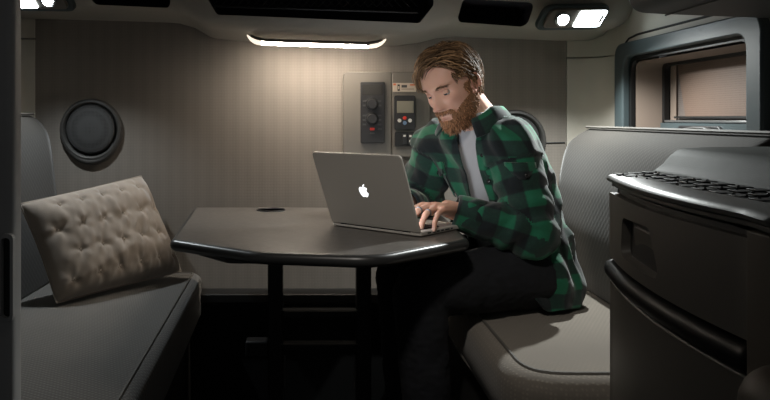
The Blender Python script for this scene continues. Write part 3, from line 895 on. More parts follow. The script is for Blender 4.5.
def vcol_mat(name, rough, sss=0.0, bump=.0, bscale=500, spec=.4, sheen=0):
    m = mat(name, (.5, .5, .5), rough, spec=spec, bump=bump, bscale=bscale, sheen=sheen)
    nt = m.node_tree; b = nt.nodes['Principled BSDF']
    a = N(nt, 'ShaderNodeAttribute', attribute_name='tone')
    nt.links.new(a.outputs['Color'], b.inputs['Base Color'])
    if sss:
        b.inputs['Subsurface Weight'].default_value = sss
        b.inputs['Subsurface Radius'].default_value = (.006, .002, .001)
        b.inputs['Subsurface Scale'].default_value = .5
    return m
M['skin'] = vcol_mat('skin', .5, .15, bump=.15, bscale=700)
M['hair'] = vcol_mat('hair', .6, spec=.25)
M['eye'] = mat('eye_white', (.36, .33, .30), .2)
M['iris'] = mat('iris', (.03, .045, .05), .1)
M['tee'] = mat('grey_tee', (.40, .40, .42), .9, var=.06, bump=.2, bscale=900)
M['denim'] = mat('dark_denim', (.006, .007, .010), .9, var=.25, vscale=30, bump=.3, bscale=900)
M['shoe'] = mat('dark_leather', (.012, .010, .009), .45)
M['button'] = mat('shirt_button', (.02, .02, .02), .25)
M['silver'] = mat('silver', (.25, .25, .25), .3, metal=1)

def set_tone(ob, cols):
    me = ob.data
    at = me.color_attributes.new('tone', 'FLOAT_COLOR', 'POINT')
    c = np.ones((len(me.vertices), 4)); c[:, :3] = cols
    at.data.foreach_set('color', c.ravel())

# ---- head frame
yaw, pit, rol = math.radians(-48), math.radians(24), math.radians(-9)
HR = np.array(Matrix.Rotation(yaw, 3, 'Z') @ Matrix.Rotation(pit, 3, 'X') @ Matrix.Rotation(rol, 3, 'Y'))
HC = np.array([.385, 2.043, .094])
HS = .94
HSV = np.array([.955, 1, 1]) * HS
def H(p): return (np.asarray(p, float) * HSV) @ HR.T + HC
def Hinv(p): return (np.asarray(p) - HC) @ HR / HSV

lev = np.array([  # z, half width, front, back, front exponent
    (.112, .024, .024, .030, 2), (.107, .040, .042, .050, 2), (.096, .056, .062, .070, 2), (.078, .067, .079, .086, 2),
    (.052, .0745, .0895, .0955, 2.1), (.026, .0765, .0945, .098, 2.2), (.008, .0755, .0915, .096, 2.2), (-.014, .0735, .0895, .088, 2.2),
    (-.034, .0705, .0885, .070, 2.15), (-.054, .0665, .0875, .048, 2.1), (-.074, .0605, .0865, .026, 2.05), (-.092, .052, .085, .006, 2.0),
    (-.106, .040, .080, -.012, 2), (-.115, .024, .070, -.03, 2)])
def head_grid(nz=96, na=150):
    z = np.concatenate([np.linspace(.112, -.115, nz)])
    zs = lev[::-1, 0]
    def I(k):
        y = np.interp(z, zs, lev[::-1, k])
        for _ in range(3): y[1:-1] = (y[:-2] + 2 * y[1:-1] + y[2:]) / 4
        return y
    w, f, b, ex = I(1), I(2), I(3), I(4)
    a = np.linspace(-math.pi, math.pi, na, endpoint=False)
    # denser sampling at the face
    a = a - .35 * np.sin(a)
    ca, sa = np.cos(a), np.sin(a)
    A = np.zeros((nz, na, 3))
    for i in range(nz):
        e = 2 / ex[i]
        x = w[i] * np.sign(sa) * np.abs(sa) ** e
        cy = (b[i] - .0) * 0
        mid = 0.0 if b[i] > .02 else (b[i] - .02)
        y = np.where(ca > 0, mid + (-f[i] - mid) * np.abs(ca) ** e, mid + (b[i] - mid) * np.abs(ca) ** e)
        A[i, :, 0] = x; A[i, :, 1] = y; A[i, :, 2] = z[i]
    X, Yv, Z = A[..., 0], A[..., 1], A[..., 2]
    front = np.clip((-Yv - .02) / .05, 0, 1)
    g = lambda x0, z0, sx, sz: np.exp(-((X - x0) / sx) ** 2 - ((Z - z0) / sz) ** 2)
    d = np.zeros_like(X)
    # nose
    t = np.clip((.014 - Z) / .054, 0, 1)
    ridge = (.004 + .025 * t ** 1.25) * np.where(Z < -.040, np.exp(-((Z + .040) / .006) ** 2), 1) * np.where(Z > .014, np.exp(-((Z - .014) / .012) ** 2), 1)
    d += ridge * np.exp(-(X / (.009 + .0065 * t)) ** 2)
    d += .0085 * (g(.0135, -.040, .006, .0075) + g(-.0135, -.040, .006, .0075))
    for s in (-1, 1):
        d -= .0125 * g(s * .032, -.001, .017, .0115)          # socket
        d += .0045 * g(s * .030, .0185, .022, .0075)           # brow
        d += .005 * g(s * .047, -.026, .018, .015)             # cheekbone
        d -= .003 * g(s * .040, -.058, .012, .018)
    d += .003 * g(0, .018, .02, .01)
    d += .005 * g(0, -.0615, .021, .0052) + .0058 * g(0, -.0735, .019, .0055) - .0035 * g(0, -.0672, .024, .0022) - .003 * g(0, -.084, .02, .005)
    d += .007 * g(0, -.102, .020, .012)
    A[..., 1] -= d * front
    return A
HG = head_grid()
def head_surface_normals(A):
    du = np.gradient(A, axis=0); dv = np.roll(A, -1, 1) - np.roll(A, 1, 1)
    n = np.cross(dv, du); n /= np.linalg.norm(n, axis=-1)[..., None] + 1e-12
    c = np.array([0, 0, 0.0])
    s = np.sign(((A - c) * n).sum(-1))[..., None]; s[s == 0] = 1
    return n * s
HN = head_surface_normals(HG)

# ---- skeleton points (heights relative to eye level)
SHL, ELL, WRL = np.array([.535, 2.005, -.075]), np.array([.580, 1.935, -.310]), np.array([.366, 1.957, -.243])
SHR, ELR, WRR = np.array([.375, 2.205, -.085]), np.array([.315, 2.245, -.275]), np.array([.255, 2.075, -.243])
HIPL, KNL, ANL = np.array([.58, 2.015, -.425]), np.array([.265, 1.855, -.43]), np.array([.300, 1.865, -.915])
HIPR, KNR, ANR = np.array([.58, 2.185, -.425]), np.array([.245, 2.12, -.43]), np.array([.275, 2.115, -.915])

def lerp(a, b, t): return a + (b - a) * t
def chain(pts, rad, n=10):
    """smooth path through points with radii"""
    pts = np.array(pts); rad = np.array(rad, float)
    t = np.arange(len(pts)); q = np.linspace(0, len(pts) - 1, n * (len(pts) - 1) + 1)
    p = np.stack([np.interp(q, t, pts[:, k]) for k in range(3)], 1); r = np.interp(q, t, rad)
    for _ in range(n // 3):
        p[1:-1] = (p[:-2] + 2 * p[1:-1] + p[2:]) / 4; r[1:-1] = (r[:-2] + 2 * r[1:-1] + r[2:]) / 4
    return p, r

# ---- hands: palm plus five separate fingers
def hand(g, W, d, down, side, curl, spread=1.0):
    """W wrist, d palm direction, down palm normal, side towards the thumb"""
    d = d / np.linalg.norm(d); side = side - d * (side @ d); side /= np.linalg.norm(side); up = np.cross(d, side)
    if up @ down > 0: up = -up
    def q(a, b, c): return W + d * a + side * b + up * c
    # palm as a flattened loft
    secs = [(-.02, .024, .019), (.0, .026, .018), (.02, .034, .016), (.05, .041, .015), (.075, .042, .013), (.088, .040, .010)]
    A = []
    for a, w, h in secs:
        th = np.linspace(0, 2 * math.pi, 24, endpoint=False)
        A.append([q(a, w * math.copysign(abs(math.cos(t)) ** .8, math.cos(t)), .006 * min(1, a / .05) + h * math.sin(t)) for t in th])
    g.grid(np.array(A), wv=True, cap=True)
    fl = [(.030, .083, (.043, .026, .021), .0088), (.010, .088, (.047, .030, .022), .0090), (-.0105, .085, (.044, .027, .022), .0085), (-.0295, .076, (.034, .021, .019), .0075)]
    joints = []
    for k, (b, a0, ls, r) in enumerate(fl):
        ang = -.12; p = q(a0 - .018, b, .008); path = [p, q(a0, b * 1.05, .010)]; rr = [r * 1.1, r * 1.12]
        p = path[-1]; spr = (b / .03) * .10 * spread
        for j, L in enumerate(ls):
            ang += curl[k][j]
            v = d * math.cos(ang) * math.cos(spr) + side * math.sin(spr) - up * math.sin(ang)
            path.append(p + v * L * .5); rr.append(r * (1.0 - .07 * j) * .95)
            p = p + v * L; path.append(p); rr.append(r * (1.02 - .08 * j))
        pth, rd = chain(path, rr, 4)
        g.tube(pth, rd, n=12); g.ell(pth[-1], (rd[-1],) * 3, nu=8, nv=12)
        joints.append(path)
    tp = [q(.015, .022, -.002), q(.042, .044, -.008), q(.068, .054, -.014), q(.092, .050, -.018)]
    pth, rd = chain(tp, [.015, .0125, .0105, .0085], 5)
    g.tube(pth, rd, n=12); g.ell(pth[-1], (rd[-1],) * 3, nu=8, nv=12)
    return joints, up
kd = -LV * 1.0
gl = G()
dirL = np.array([-.715, -.69, .06]); dirR = np.array([-.55, -.62, .06])
curlL = [(.42, .50, .35), (.40, .62, .45), (.48, .62, .45), (.55, .55, .4)]
jL, upL = hand(gl, WRL, dirL, np.array([0, 0, -1.0]), np.array([-.70, .71, .05]), curlL)
jR, upR = hand(gl, WRR, dirR, np.array([0, 0, -1.0]), np.array([.70, -.71, .05]), curlL)
# forearms, arms
def limb(g, pts, rad, n=20, k=12):
    p, r = chain(pts, rad, k); g.tube(p, r, n=n)
    g.ell(p[0], (r[0],) * 3, nu=10, nv=14); g.ell(p[-1], (r[-1],) * 3, nu=10, nv=14)
for S, E, W in ((SHL, ELL, WRL), (SHR, ELR, WRR)):
    limb(gl, [S, lerp(S, E, .5), E, lerp(E, W, .3), lerp(E, W, .92)], [.052, .046, .040, .041, .025])
    dd = (W - E) / np.linalg.norm(W - E)
    limb(gl, [lerp(E, W, .85), W + dd * .01], [.027, .0235])
# torso, neck, legs
NECK0, NECK1 = np.array([.478, 2.088, -.03]), np.array([.412, 2.055, .055])
limb(gl, [NECK0, lerp(NECK0, NECK1, .5), NECK1], [.066, .058, .056])
limb(gl, [(.50, 2.10, -.12), (.545, 2.105, -.25), (.58, 2.10, -.39)], [.080, .082, .09])
limb(gl, [lerp(SHL, NECK0, .15), NECK0 + [0, 0, -.03], lerp(SHR, NECK0, .15)], [.045, .055, .045])
for Hh, K, An in ((HIPL, KNL, ANL), (HIPR, KNR, ANR)):
    limb(gl, [Hh, lerp(Hh, K, .5), K, lerp(K, An, .3), An], [.088, .074, .056, .054, .036])
    limb(gl, [An, An + [-.05, -.01, -.055], An + [-.15, -.03, -.075]], [.036, .034, .02])
# head, ears, eyelids into the same surface
gl.grid(H(HG), wv=True, cap=True)
for s in (-1, 1):
    c = np.array([s * .0705, .000, -.012])
    Re = np.array(Matrix.Rotation(s * -.35, 3, 'Z') @ Matrix.Rotation(-.2, 3, 'X'))
    e_ = G(); e_.ell((0, 0, 0), (.005, .0145, .026), nu=14, nv=18)
    a = np.linspace(-.6, 4.1, 22)
    rim = np.stack([np.full(22, s * .006), .0145 * np.cos(a) + .002, .026 * np.sin(a) + .002], 1)
    e_.tube(rim, .0042, n=8); e_.ell((s * .003, -.006, -.024), (.005, .007, .008), nu=8, nv=10)
    vv = np.vstack(e_.v) @ Re.T + c + np.array([s * .006, .004, 0])
    gl.add(H(vv), e_.f)
BV, BQ = remesh(gl, .0025)
BV = smooth(BV, BQ, 2, .5)
loc = Hinv(BV)
# skin tones that belong to the skin: lips, ears and nose a little redder
base = np.array([.64, .37, .275]); tone = np.tile(base, (len(BV), 1))
def gg(x0, z0, sx, sz): return np.exp(-((loc[:, 0] - x0) / sx) ** 2 - ((loc[:, 2] - z0) / sz) ** 2) * (loc[:, 1] < -.05) * (np.abs(loc[:, 2]) < .13)
lip = np.clip(gg(0, -.0615, .02, .005) + gg(0, -.0735, .018, .006), 0, 1) * .8
tone = tone * (1 - lip[:, None]) + np.array([.40, .19, .14]) * lip[:, None]
red = np.clip(gg(0, -.036, .016, .012) * .5 + gg(.05, -.03, .02, .015) * .3 + gg(-.05, -.03, .02, .015) * .3, 0, 1)
tone = tone * (1 - red[:, None]) + np.array([.52, .22, .16]) * red[:, None]
inhead = (np.abs(loc) < .14).all(1)
ear = inhead & (np.abs(loc[:, 0]) > .0775) & (loc[:, 2] < .03) & (loc[:, 2] > -.05)
tone[ear] = (.52, .25, .18)
hnd = np.minimum(np.linalg.norm(BV - WRL - dirL * .05, axis=1), np.linalg.norm(BV - WRR - dirR * .05, axis=1)) < .12
tone[hnd] = (.60, .34, .25)
body_ob = mesh_obj('body', BV, BQ.tolist(), M['skin'], MAN, angle=180)
set_tone(body_ob, tone)
# rings on the hand
def ring_on(path, k, r):
    c = lerp(path[k], path[k + 1], .55); ax = path[k + 1] - path[k]
    G().lathe([(r, -.0022), (r + .0016, -.0018), (r + .0016, .0018), (r, .0022)], c, ax, 24).obj('finger_ring', M['silver'], MAN)
ring_on(jL[2], 2, .0086); ring_on(jL[1], 2, .0091)
# nails
for jj, up_ in ((jL, upL), (jR, upR)):
    for pth in jj:
        a_, b_ = pth[-2], pth[-1]; dv = (b_ - a_) / np.linalg.norm(b_ - a_); u2 = up_ - dv * (up_ @ dv); u2 /= np.linalg.norm(u2)
        R = np.stack([dv, np.cross(u2, dv), u2], 1)
        G().ell(b_ + u2 * .0058 + dv * .001, (.006, .0048, .0018), R, nu=8, nv=12).obj('nail', mats_nail if 'mats_nail' in globals() else M.setdefault('nail', mat('nail', (.6, .38, .3), .3)), MAN)
# eyes
for s in (-1, 1):
    ec = np.array([s * .0315, -.0700, -.0005])
    ey = G().ell(H(ec), (.0108,) * 3, HR, nu=18, nv=24).obj('eye', M['eye'], MAN)
    look = np.array([-.05, -1, -.40]); look /= np.linalg.norm(look)
    G().lathe([(.0060, .0090), (.0052, .0102), (0, .0112)], H(ec), HR @ look, 20).obj('iris', M['iris'], ey)
    # upper and lower lids: shells over the eyeball
    for nm, t0, t1 in (('upper_eyelid', -.20, 1.5), ('lower_eyelid', -1.5, -.60)):
        A = []
        for t in np.linspace(t0, t1, 10):
            row = []
            for p in np.linspace(-1.15, 1.15, 18):
                tt = t * (1 - .25 * abs(p) ** 2 / 1.6) if nm[0] == 'u' else t
                r_ = .0129
                row.append(ec + r_ * np.array([math.sin(p) * math.cos(tt * .9), -math.cos(p) * math.cos(tt), math.sin(tt)]))
            A.append(row)
        lo = G().grid(H(np.array(A))).obj(nm, M['skin'], MAN, angle=180)
        set_tone(lo, base * .92)
        sm = lo.modifiers.new('s', 'SOLIDIFY'); sm.thickness = .0012
# ---- hair growing from the head surface
def tuft_mesh(g, cols, path, r0, n=5, flat=.45, up=None, col=(.1, .06, .03), tip=.25):
    k = len(path)
    rad = r0 * np.interp(np.linspace(0, 1, k), [0, .25, .7, 1], [.7, 1, .8, tip])
    a0 = len(g.v) and g.n or 0
    g.tube(path, rad, n=n, flat=flat, up=up)
    cols.append(np.tile(col, (g.n - a0, 1)))
from mathutils import kdtree
EC, ER = np.array([0, .002, .012]), np.array([.0772, .0965, .101])
_d = HG.reshape(-1, 3) - EC; HRAD = np.linalg.norm(_d, axis=1); _d = _d / HRAD[:, None]
KD = kdtree.KDTree(len(_d))
for _k, _p in enumerate(_d): KD.insert(Vector(_p), _k)
KD.balance()
def ellp(dirv, off): 
    dv = dirv / np.linalg.norm(dirv)
    p = EC + dv * ER
    u = p - EC; e = np.linalg.norm(u); u = u / e
    hr = np.mean([HRAD[k[1]] for k in KD.find_n(Vector(u), 4)])
    return EC + u * (max(e, hr) + off)
def hairline(dv):
    """True where the scalp carries hair (unit direction in head frame, face = -y)"""
    x, y, z = dv
    if z > .64: return True
    if y > .25: return z > -.62
    if y > -.12: return z > -.25 + .2 * (y < .1)
    return z > .47 + .20 * (1 - min(1, abs(x - .15) / .6)) + (-.42 if (y > -.60 and abs(x) > .60) else 0)
hb_, hcols = G(), []
# scalp cap
nzc, nac = 40, 72
th = np.linspace(.02, 2.25, nzc); ph = np.linspace(0, 2 * math.pi, nac, endpoint=False)
cap_v = []; ok = []
for t in th:
    for p in ph:
        dv = np.array([math.sin(t) * math.cos(p), math.sin(t) * math.sin(p), math.cos(t)])
        ok.append(all(hairline(w_ / np.linalg.norm(w_)) for w_ in (dv + np.array(o3) for o3 in ((0, 0, 0), (.12, 0, 0), (-.12, 0, 0), (0, 0, -.12), (0, -.12, 0), (0, .12, 0))))); cap_v.append(ellp(dv, .004 + .002 * mnoise.noise(Vector(dv * 9))))
cap_f = []
for i in range(nzc - 1):
    for j in range(nac):
        q4 = (i * nac + j, i * nac + (j + 1) % nac, (i + 1) * nac + (j + 1) % nac, (i + 1) * nac + j)
        if sum(ok[k] for k in q4) >= 3: cap_f.append(q4)
hb_.add(H(np.array(cap_v)), cap_f); hcols.append(np.tile((.105, .062, .033), (hb_.n, 1)))
PART = .018
n_l = 0
r2 = np.random.default_rng(11)
while n_l < 2300:
    dv = r2.normal(size=3); dv /= np.linalg.norm(dv)
    if not hairline(dv): continue
    x, y, z = dv
    # flow: away from the part, sweeping forward in front, back and down behind
    sgn = 1 if x + r2.normal() * .13 > PART / .077 else -1
    if z > .35 and y < .35:
        fl = np.array([sgn * 1.0, -.55 if sgn < 0 else .5, -.1]) if y < -.05 else np.array([sgn * .9, .45, -.3])
    else:
        fl = np.array([sgn * .15, .45, -1.0])
        if y > .5: fl = np.array([0, .1, -1.0])
        if y < -.1: fl = np.array([sgn * .1, .5, -1.0])
    fl = fl + r2.normal(size=3) * .22
    top = z > .45
    L = (.075 if top else .042) * r2.uniform(.65, 1.15)
    if y > .5 and z < -.1: L *= .8
    lift = (.012 if top else .007) * r2.uniform(.4, 1.25)
    if top and y < -.35: lift *= 1.15
    p = []; cur = dv.copy(); k = 9
    for i in range(k):
        u = i / (k - 1)
        off = .002 + lift * math.sin(min(1, u * 1.35) * math.pi * .62)
        p.append(ellp(cur, off))
        tg = fl - cur * (fl @ cur); tg /= np.linalg.norm(tg) + 1e-9
        # hair falls as it goes
        tg = tg + np.array([0, 0, -.5]) * u * (1 if top else .5); tg -= cur * (tg @ cur); tg /= np.linalg.norm(tg) + 1e-9
        cur = cur + tg * (L / (k - 1)) / .095; cur /= np.linalg.norm(cur)
        if cur[1] < -.2 and not hairline(cur) and cur[2] < .36: 
            break
    if len(p) < 4: continue
    p = np.array(p)
    p += np.array([[mnoise.noise(Vector(q * 30 + 5)), mnoise.noise(Vector(q * 30 + 50)), mnoise.noise(Vector(q * 30 + 90))] for q in p]) * .003
    shade_ = r2.choice([.45, .7, 1.0, 1.4, 2.1], p=[.2, .25, .25, .2, .1])
    col = np.array([.185, .108, .055]) * shade_
    tuft_mesh(hb_, hcols, H(p), r2.uniform(.0013, .0026), up=HR @ dv, col=col)
    n_l += 1
# fringe swept to his right, hanging past the temple
for i in range(46):
    u0 = r2.uniform(0, 1)
    rt = np.array([.01 - .03 * u0, -.070 - .012 * r2.random(), .095 - .012 * u0])
    rt = ellp(np.array([.02 - .45 * u0 * .8, -.62 - .1 * u0, .85 - .25 * u0]), .006)
    end = np.array([-.058 - .018 * r2.random() , -.074 + .03 * r2.random(), .034 - .030 * r2.random()])
    c1_ = lerp(rt, end, .35) + np.array([-.008, -.020, .020]) * r2.uniform(.7, 1.2)
    c2_ = lerp(rt, end, .8) + np.array([-.012, -.010, .010]) * r2.uniform(.6, 1.2)
    p = np.array([(1 - t) ** 3 * rt + 3 * t * (1 - t) ** 2 * c1_ + 3 * t * t * (1 - t) * c2_ + t ** 3 * end for t in np.linspace(0, 1, 12)])
    col = np.array([.20, .122, .066]) * r2.choice([.6, .9, 1.2, 1.7, 2.1])
    tuft_mesh(hb_, hcols, H(p), r2.uniform(.0022, .0038), col=col, up=HR @ np.array([0, -.7, .7]))
ho_ = hb_.obj('hair', M['hair'], MAN, angle=180); set_tone(ho_, np.vstack(hcols))

# beard: shell over the jaw plus many short tufts
bd, bcols = G(), []
gz, ga = HG[..., 2], HG[..., 0]
def beard_w(X, Yv, Z):
    ax = np.abs(X)
    line = -.067 + (ax - .030) * .95
    cheek = np.clip((line - Z) / .008, 0, 1) * np.clip((ax - .026) / .006, 0, 1) * (Z < -.012)
    side = np.clip((ax - .0665) / .005, 0, 1) * np.clip((.012 - Z) / .02, 0, 1) * (Yv < .0) * (Yv > -.04)
    low = np.clip((-.080 - Z) / .004, 0, 1)
    mous = np.exp(-((Z + .0555) / .0062) ** 2) * np.clip((.033 - ax) / .006, 0, 1)
    corner_ = np.exp(-((ax - .029) / .0055) ** 2) * np.clip((-.05 - Z) / .006, 0, 1)
    w = np.maximum.reduce([cheek, low, mous, side, corner_])
    return w * (Yv < .02) * np.clip((.022 - Yv) / .02, 0, 1)
BW = beard_w(HG[..., 0], HG[..., 1], HG[..., 2])
nzg, nag = BW.shape
off = np.array([[mnoise.noise(Vector(HG[i, j] * 140)) for j in range(nag)] for i in range(nzg)])
sh = HG + HN * ((.0035 + .002 * off) * BW - .002 * (BW < .1))[..., None]
fcs = []
for i in range(nzg - 1):
    for j in range(nag):
        q4 = [(i, j), (i, (j + 1) % nag), (i + 1, (j + 1) % nag), (i + 1, j)]
        if np.mean([BW[a] for a in q4]) > .45: fcs.append([a * nag + b for a, b in q4])
bd.add(H(sh.reshape(-1, 3)), fcs); bcols.append(np.tile((.24, .125, .065), (bd.n, 1)))
ii, jj_ = np.where(BW > .35)
sel = r2.choice(len(ii), 2600)
for q in sel:
    i, j = ii[q], jj_[q]
    p0 = HG[i, j]; nn_ = HN[i, j]
    down = np.array([0, -.15, -1.0]) + r2.normal(size=3) * .3
    low = np.clip((-.07 - p0[2]) / .04, 0, 1)
    L = (.0045 + .005 * low) * r2.uniform(.7, 1.2)
    p = np.array([p0, p0 + nn_ * .004 + down * L * .45, p0 + nn_ * (.0045 + .003 * low) + down * L])
    mix = r2.random()
    col = np.array([.34, .175, .092]) * r2.choice([.55, .8, 1.1, 1.5])
    tuft_mesh(bd, bcols, H(p), r2.uniform(.0008, .0015), n=4, flat=.7, col=col)
bo_ = bd.obj('beard', M['hair'], MAN, angle=180); set_tone(bo_, np.vstack(bcols))
# eyebrows
for s in (-1, 1):
    eb, ec_ = G(), []
    for q in range(60):
        u = r2.random(); x = s * (.014 + .036 * u)
        z = .0175 + .005 * math.sin(u * 2.2) - .003 * u + r2.normal() * .0016
        k = np.argmin((HG[..., 0] - x) ** 2 + (HG[..., 2] - z) ** 2 + 100 * (HG[..., 1] > 0)); i, j = np.unravel_index(k, BW.shape)
        p0 = HG[i, j] + HN[i, j] * .0008; d_ = np.array([s * 1.0, .3, .45 - .8 * u])
        p = np.array([p0, p0 + HN[i, j] * .0015 + d_ * .004, p0 + HN[i, j] * .001 + d_ * .008])
        tuft_mesh(eb, ec_, H(p), .0011, n=4, col=np.array([.085, .045, .022]) * r2.uniform(.7, 1.2))
    o_ = eb.obj('eyebrow', M['hair'], MAN, angle=180); set_tone(o_, np.vstack(ec_))

# ---- clothes
secs = [  # z, centre x, centre y, half width, half depth, facing angle
    (-.515, .602, 2.080, .150, .118, 22), (-.47, .602, 2.085, .150, .118, 22), (-.42, .598, 2.09, .147, .116, 24), (-.34, .580, 2.095, .138, .112, 32),
    (-.26, .556, 2.10, .136, .110, 40), (-.18, .530, 2.10, .142, .108, 43), (-.11, .507, 2.10, .150, .102, 44), (-.06, .490, 2.095, .136, .092, 45),
    (-.025, .476, 2.09, .108, .078, 45), (.0, .464, 2.085, .078, .068, 45), (.02, .452, 2.078, .066, .062, 45)]
secs = np.array(secs)
def tors(z):
    c = [np.interp(z, secs[:, 0], secs[:, k]) for k in range(1, 6)]
    return c
def torso_frame(z):
    cx_, cy_, hw, hd, fa = tors(z)
    a = np.radians(fa)
    f = np.stack([-np.cos(a), -np.sin(a)], -1); s_ = np.stack([np.sin(a), -np.cos(a)], -1)   # forward, to his left
    return np.stack([cx_, cy_], -1), f, s_, hw, hd
def torso_grid(z0, z1, nz, na, grow=0.0, sc=1.0):
    zs = np.linspace(z0, z1, nz); A = []
    for z in zs:
        c, f, s_, hw, hd = torso_frame(z)
        t = np.linspace(0, 2 * math.pi, na, endpoint=False)
        e = .86
        fx = np.sign(np.cos(t)) * np.abs(np.cos(t)) ** e * (hd * sc + grow); sx = np.sign(np.sin(t)) * np.abs(np.sin(t)) ** e * (hw * sc + grow)
        xyp = c + fx[:, None] * f + sx[:, None] * s_
        A.append(np.c_[xyp, np.full(na, z)])
    return np.array(A)
# T-shirt
A = torso_grid(-.46, .010, 60, 80, sc=.93)
tg_ = G().grid(A, wv=True); tv = np.vstack(tg_.v)
tv += (fnoise(tv * [1, 1, .35], 28)[:, None]) * .006 * np.array([-.7, -.7, 0])
te = mesh_obj('t_shirt', tv, tg_.f, M['tee'], MAN, angle=180)
nk = A[-1]; G().tube(nk, .006, n=8, closed=True).obj('neckband', M['tee'], te)

# jeans
gj = G()
for Hh, K, An in ((HIPL, KNL, ANL), (HIPR, KNR, ANR)):
    limb(gj, [Hh + [.01, 0, .005], lerp(Hh, K, .5), K, lerp(K, An, .3), lerp(K, An, 1.0)], [.097, .083, .069, .064, .060])
limb(gj, [(.60, 2.10, -.40), (.585, 2.10, -.34)], [.105, .098])
JV, JQ = remesh(gj, .006); JV = smooth(JV, JQ, 4)
JV[:, 2] = np.maximum(JV[:, 2], SZ + .004 + 0 * JV[:, 2]) if False else JV[:, 2]
on_seat = (JV[:, 0] > .40) & (JV[:, 2] < SZ + .006)
JV[on_seat, 2] = SZ + .006
JV += vnormals(JV, JQ) * (fnoise(JV * [1, 1, 1.0], 22) * .004 + fnoise(JV * [1, 1, 2.2], 55) * .0025)[:, None]
jn = mesh_obj('jeans', JV, JQ.tolist(), M['denim'], MAN, angle=180)
# shoes
for An in (ANL, ANR):
    gs = G()
    dirf = np.array([-.96, -.25, 0]); lat = np.array([.25, -.96, 0])
    A = []
    for u, w, h in ((-.06, .020, .035), (-.045, .034, .075), (-.01, .037, .095), (.04, .040, .080), (.09, .046, .055), (.14, .047, .042), (.175, .040, .034), (.195, .022, .022)):
        t = np.linspace(0, math.pi, 16)
        ring_ = [An * [1, 1, 0] + dirf * u + lat * w * math.cos(q) + np.array([0, 0, FZ + .008 + h * math.sin(q) ** .8]) for q in t]
        ring_ += [An * [1, 1, 0] + dirf * u + lat * w * c_ + np.array([0, 0, FZ + .008]) for c_ in (-.6, 0, .6)]
        A.append(ring_)
    so = gs.grid(np.array(A), wv=True, cap=True).obj('shoe', M['shoe'], MAN)
    sl = rpoly([tuple((An + dirf * a + lat * b)[:2]) for a, b in ((-.062, -.036), (-.062, .036), (.10, .050), (.20, .028), (.20, -.028), (.10, -.050))], .02)
    G().prism(xy(sl, FZ + .001), (0, 0, .014)).obj('sole', M['black'], so)

# ---- flannel shirt
gs = G()
gs.grid(torso_grid(-.512, .012, 70, 90), wv=True, cap=True)
SL = {}
for key, S, E, W in (('L', SHL, ELL, WRL), ('R', SHR, ELR, WRR)):
    Wc = lerp(E, W, .93)
    inn = lerp(S, np.array([*tors(S[2])[:2], S[2] - .01]), .35)
    p, r = chain([inn, S, lerp(S, E, .5), E, lerp(E, Wc, .4), Wc], [.075, .073, .067, .062, .056, .044], 12)
    gs.tube(p, r, n=28); gs.ell(p[-1], (r[-1] * .9,) * 3, nu=8, nv=12)
    SL[key] = (p, r)
# tails draped forward over the hip on his left and back on the seat
SVv, SQ = remesh(gs, .0055)
SVv = smooth(SVv, SQ, 7, .5)
def nearest_on(path, pts):
    p, r = path
    best = np.full(len(pts), 1e9); arc = np.zeros(len(pts)); ang = np.zeros(len(pts)); rd = np.zeros(len(pts))
    acc = 0
    u = np.array([0.3, -.3, .9])
    for i in range(len(p) - 1):
        a, b = p[i], p[i + 1]; ab = b - a; L = np.linalg.norm(ab); t = np.clip((pts - a) @ ab / L ** 2, 0, 1)
        cpt = a + t[:, None] * ab; d = np.linalg.norm(pts - cpt, axis=1)
        T = ab / L; u = u - T * (u @ T); u /= np.linalg.norm(u); w_ = np.cross(T, u)
        m_ = d < best
        rel = pts - cpt
        ang = np.where(m_, np.arctan2(rel @ w_, rel @ u), ang); arc = np.where(m_, acc + t * L, arc); best = np.where(m_, d, best)
        rd = np.where(m_, r[i], rd)
        acc += L
    return best, arc, ang, rd
def torso_uv(pts):
    c, f, s_, hw, hd = torso_frame(pts[:, 2])
    rel = pts[:, :2] - c
    a = (rel * f).sum(1); b = (rel * s_).sum(1)
    rad = np.sqrt((a / hd) ** 2 + (b / hw) ** 2)
    return np.arctan2(b / hw, a / hd), rad, a, b
def classify(pts):
    """0 torso, 1 left sleeve, 2 right sleeve"""
    th_, rad, a, b = torso_uv(pts)
    out = np.zeros(len(pts), int); best = np.abs(rad - 1) * .11 - .006
    for k, key in ((1, 'L'), (2, 'R')):
        d, arc, an, rd = nearest_on(SL[key], pts)
        sc_ = np.abs(d - rd)
        m_ = (sc_ < best) & (arc > .075)
        out[m_] = k; best = np.where(m_, sc_, best)
    return out
# folds
n0 = vnormals(SVv, SQ)
cls = classify(SVv)
fold = np.zeros(len(SVv))
for k, key, E in ((1, 'L', ELL), (2, 'R', ELR)):
    d, arc, an, rd = nearest_on(SL[key], SVv)
    m_ = cls == k
    de = np.linalg.norm(SVv - E, axis=1)
    wr = np.sin(arc * 95 + 1.6 * np.sin(an + .6) + 2.2 * fnoise(SVv, 9)) * np.exp(-(de / .13) ** 2) * .0085
    wr += np.abs(fnoise(np.stack([arc * 26 + an * .8, an * 1.1, np.full_like(an, k * 3.)], 1), 1.0)) * .010 - .003
    fold += np.where(m_, wr, 0)
tm = cls == 0
x_ = np.stack([SVv[:, 0] * 1.0 + SVv[:, 2] * .7, SVv[:, 1] * 1.0 - SVv[:, 2] * .3, SVv[:, 2] * .45], 1)
rid = (1 - 2 * np.abs(fnoise(x_, 15))) * .013 + fnoise(x_, 34) * .005
low_ = np.clip((-.22 - SVv[:, 2]) / .2, 0, 1)
th_, rad_, a_, b_ = torso_uv(SVv)
rid += low_ * .010 * np.sin(th_ * 7 + SVv[:, 2] * 22 + 2 * fnoise(SVv, 7))
fold += np.where(tm, rid, 0)
SVv = SVv + n0 * fold[:, None]
SVv = smooth(SVv, SQ, 1, .5)
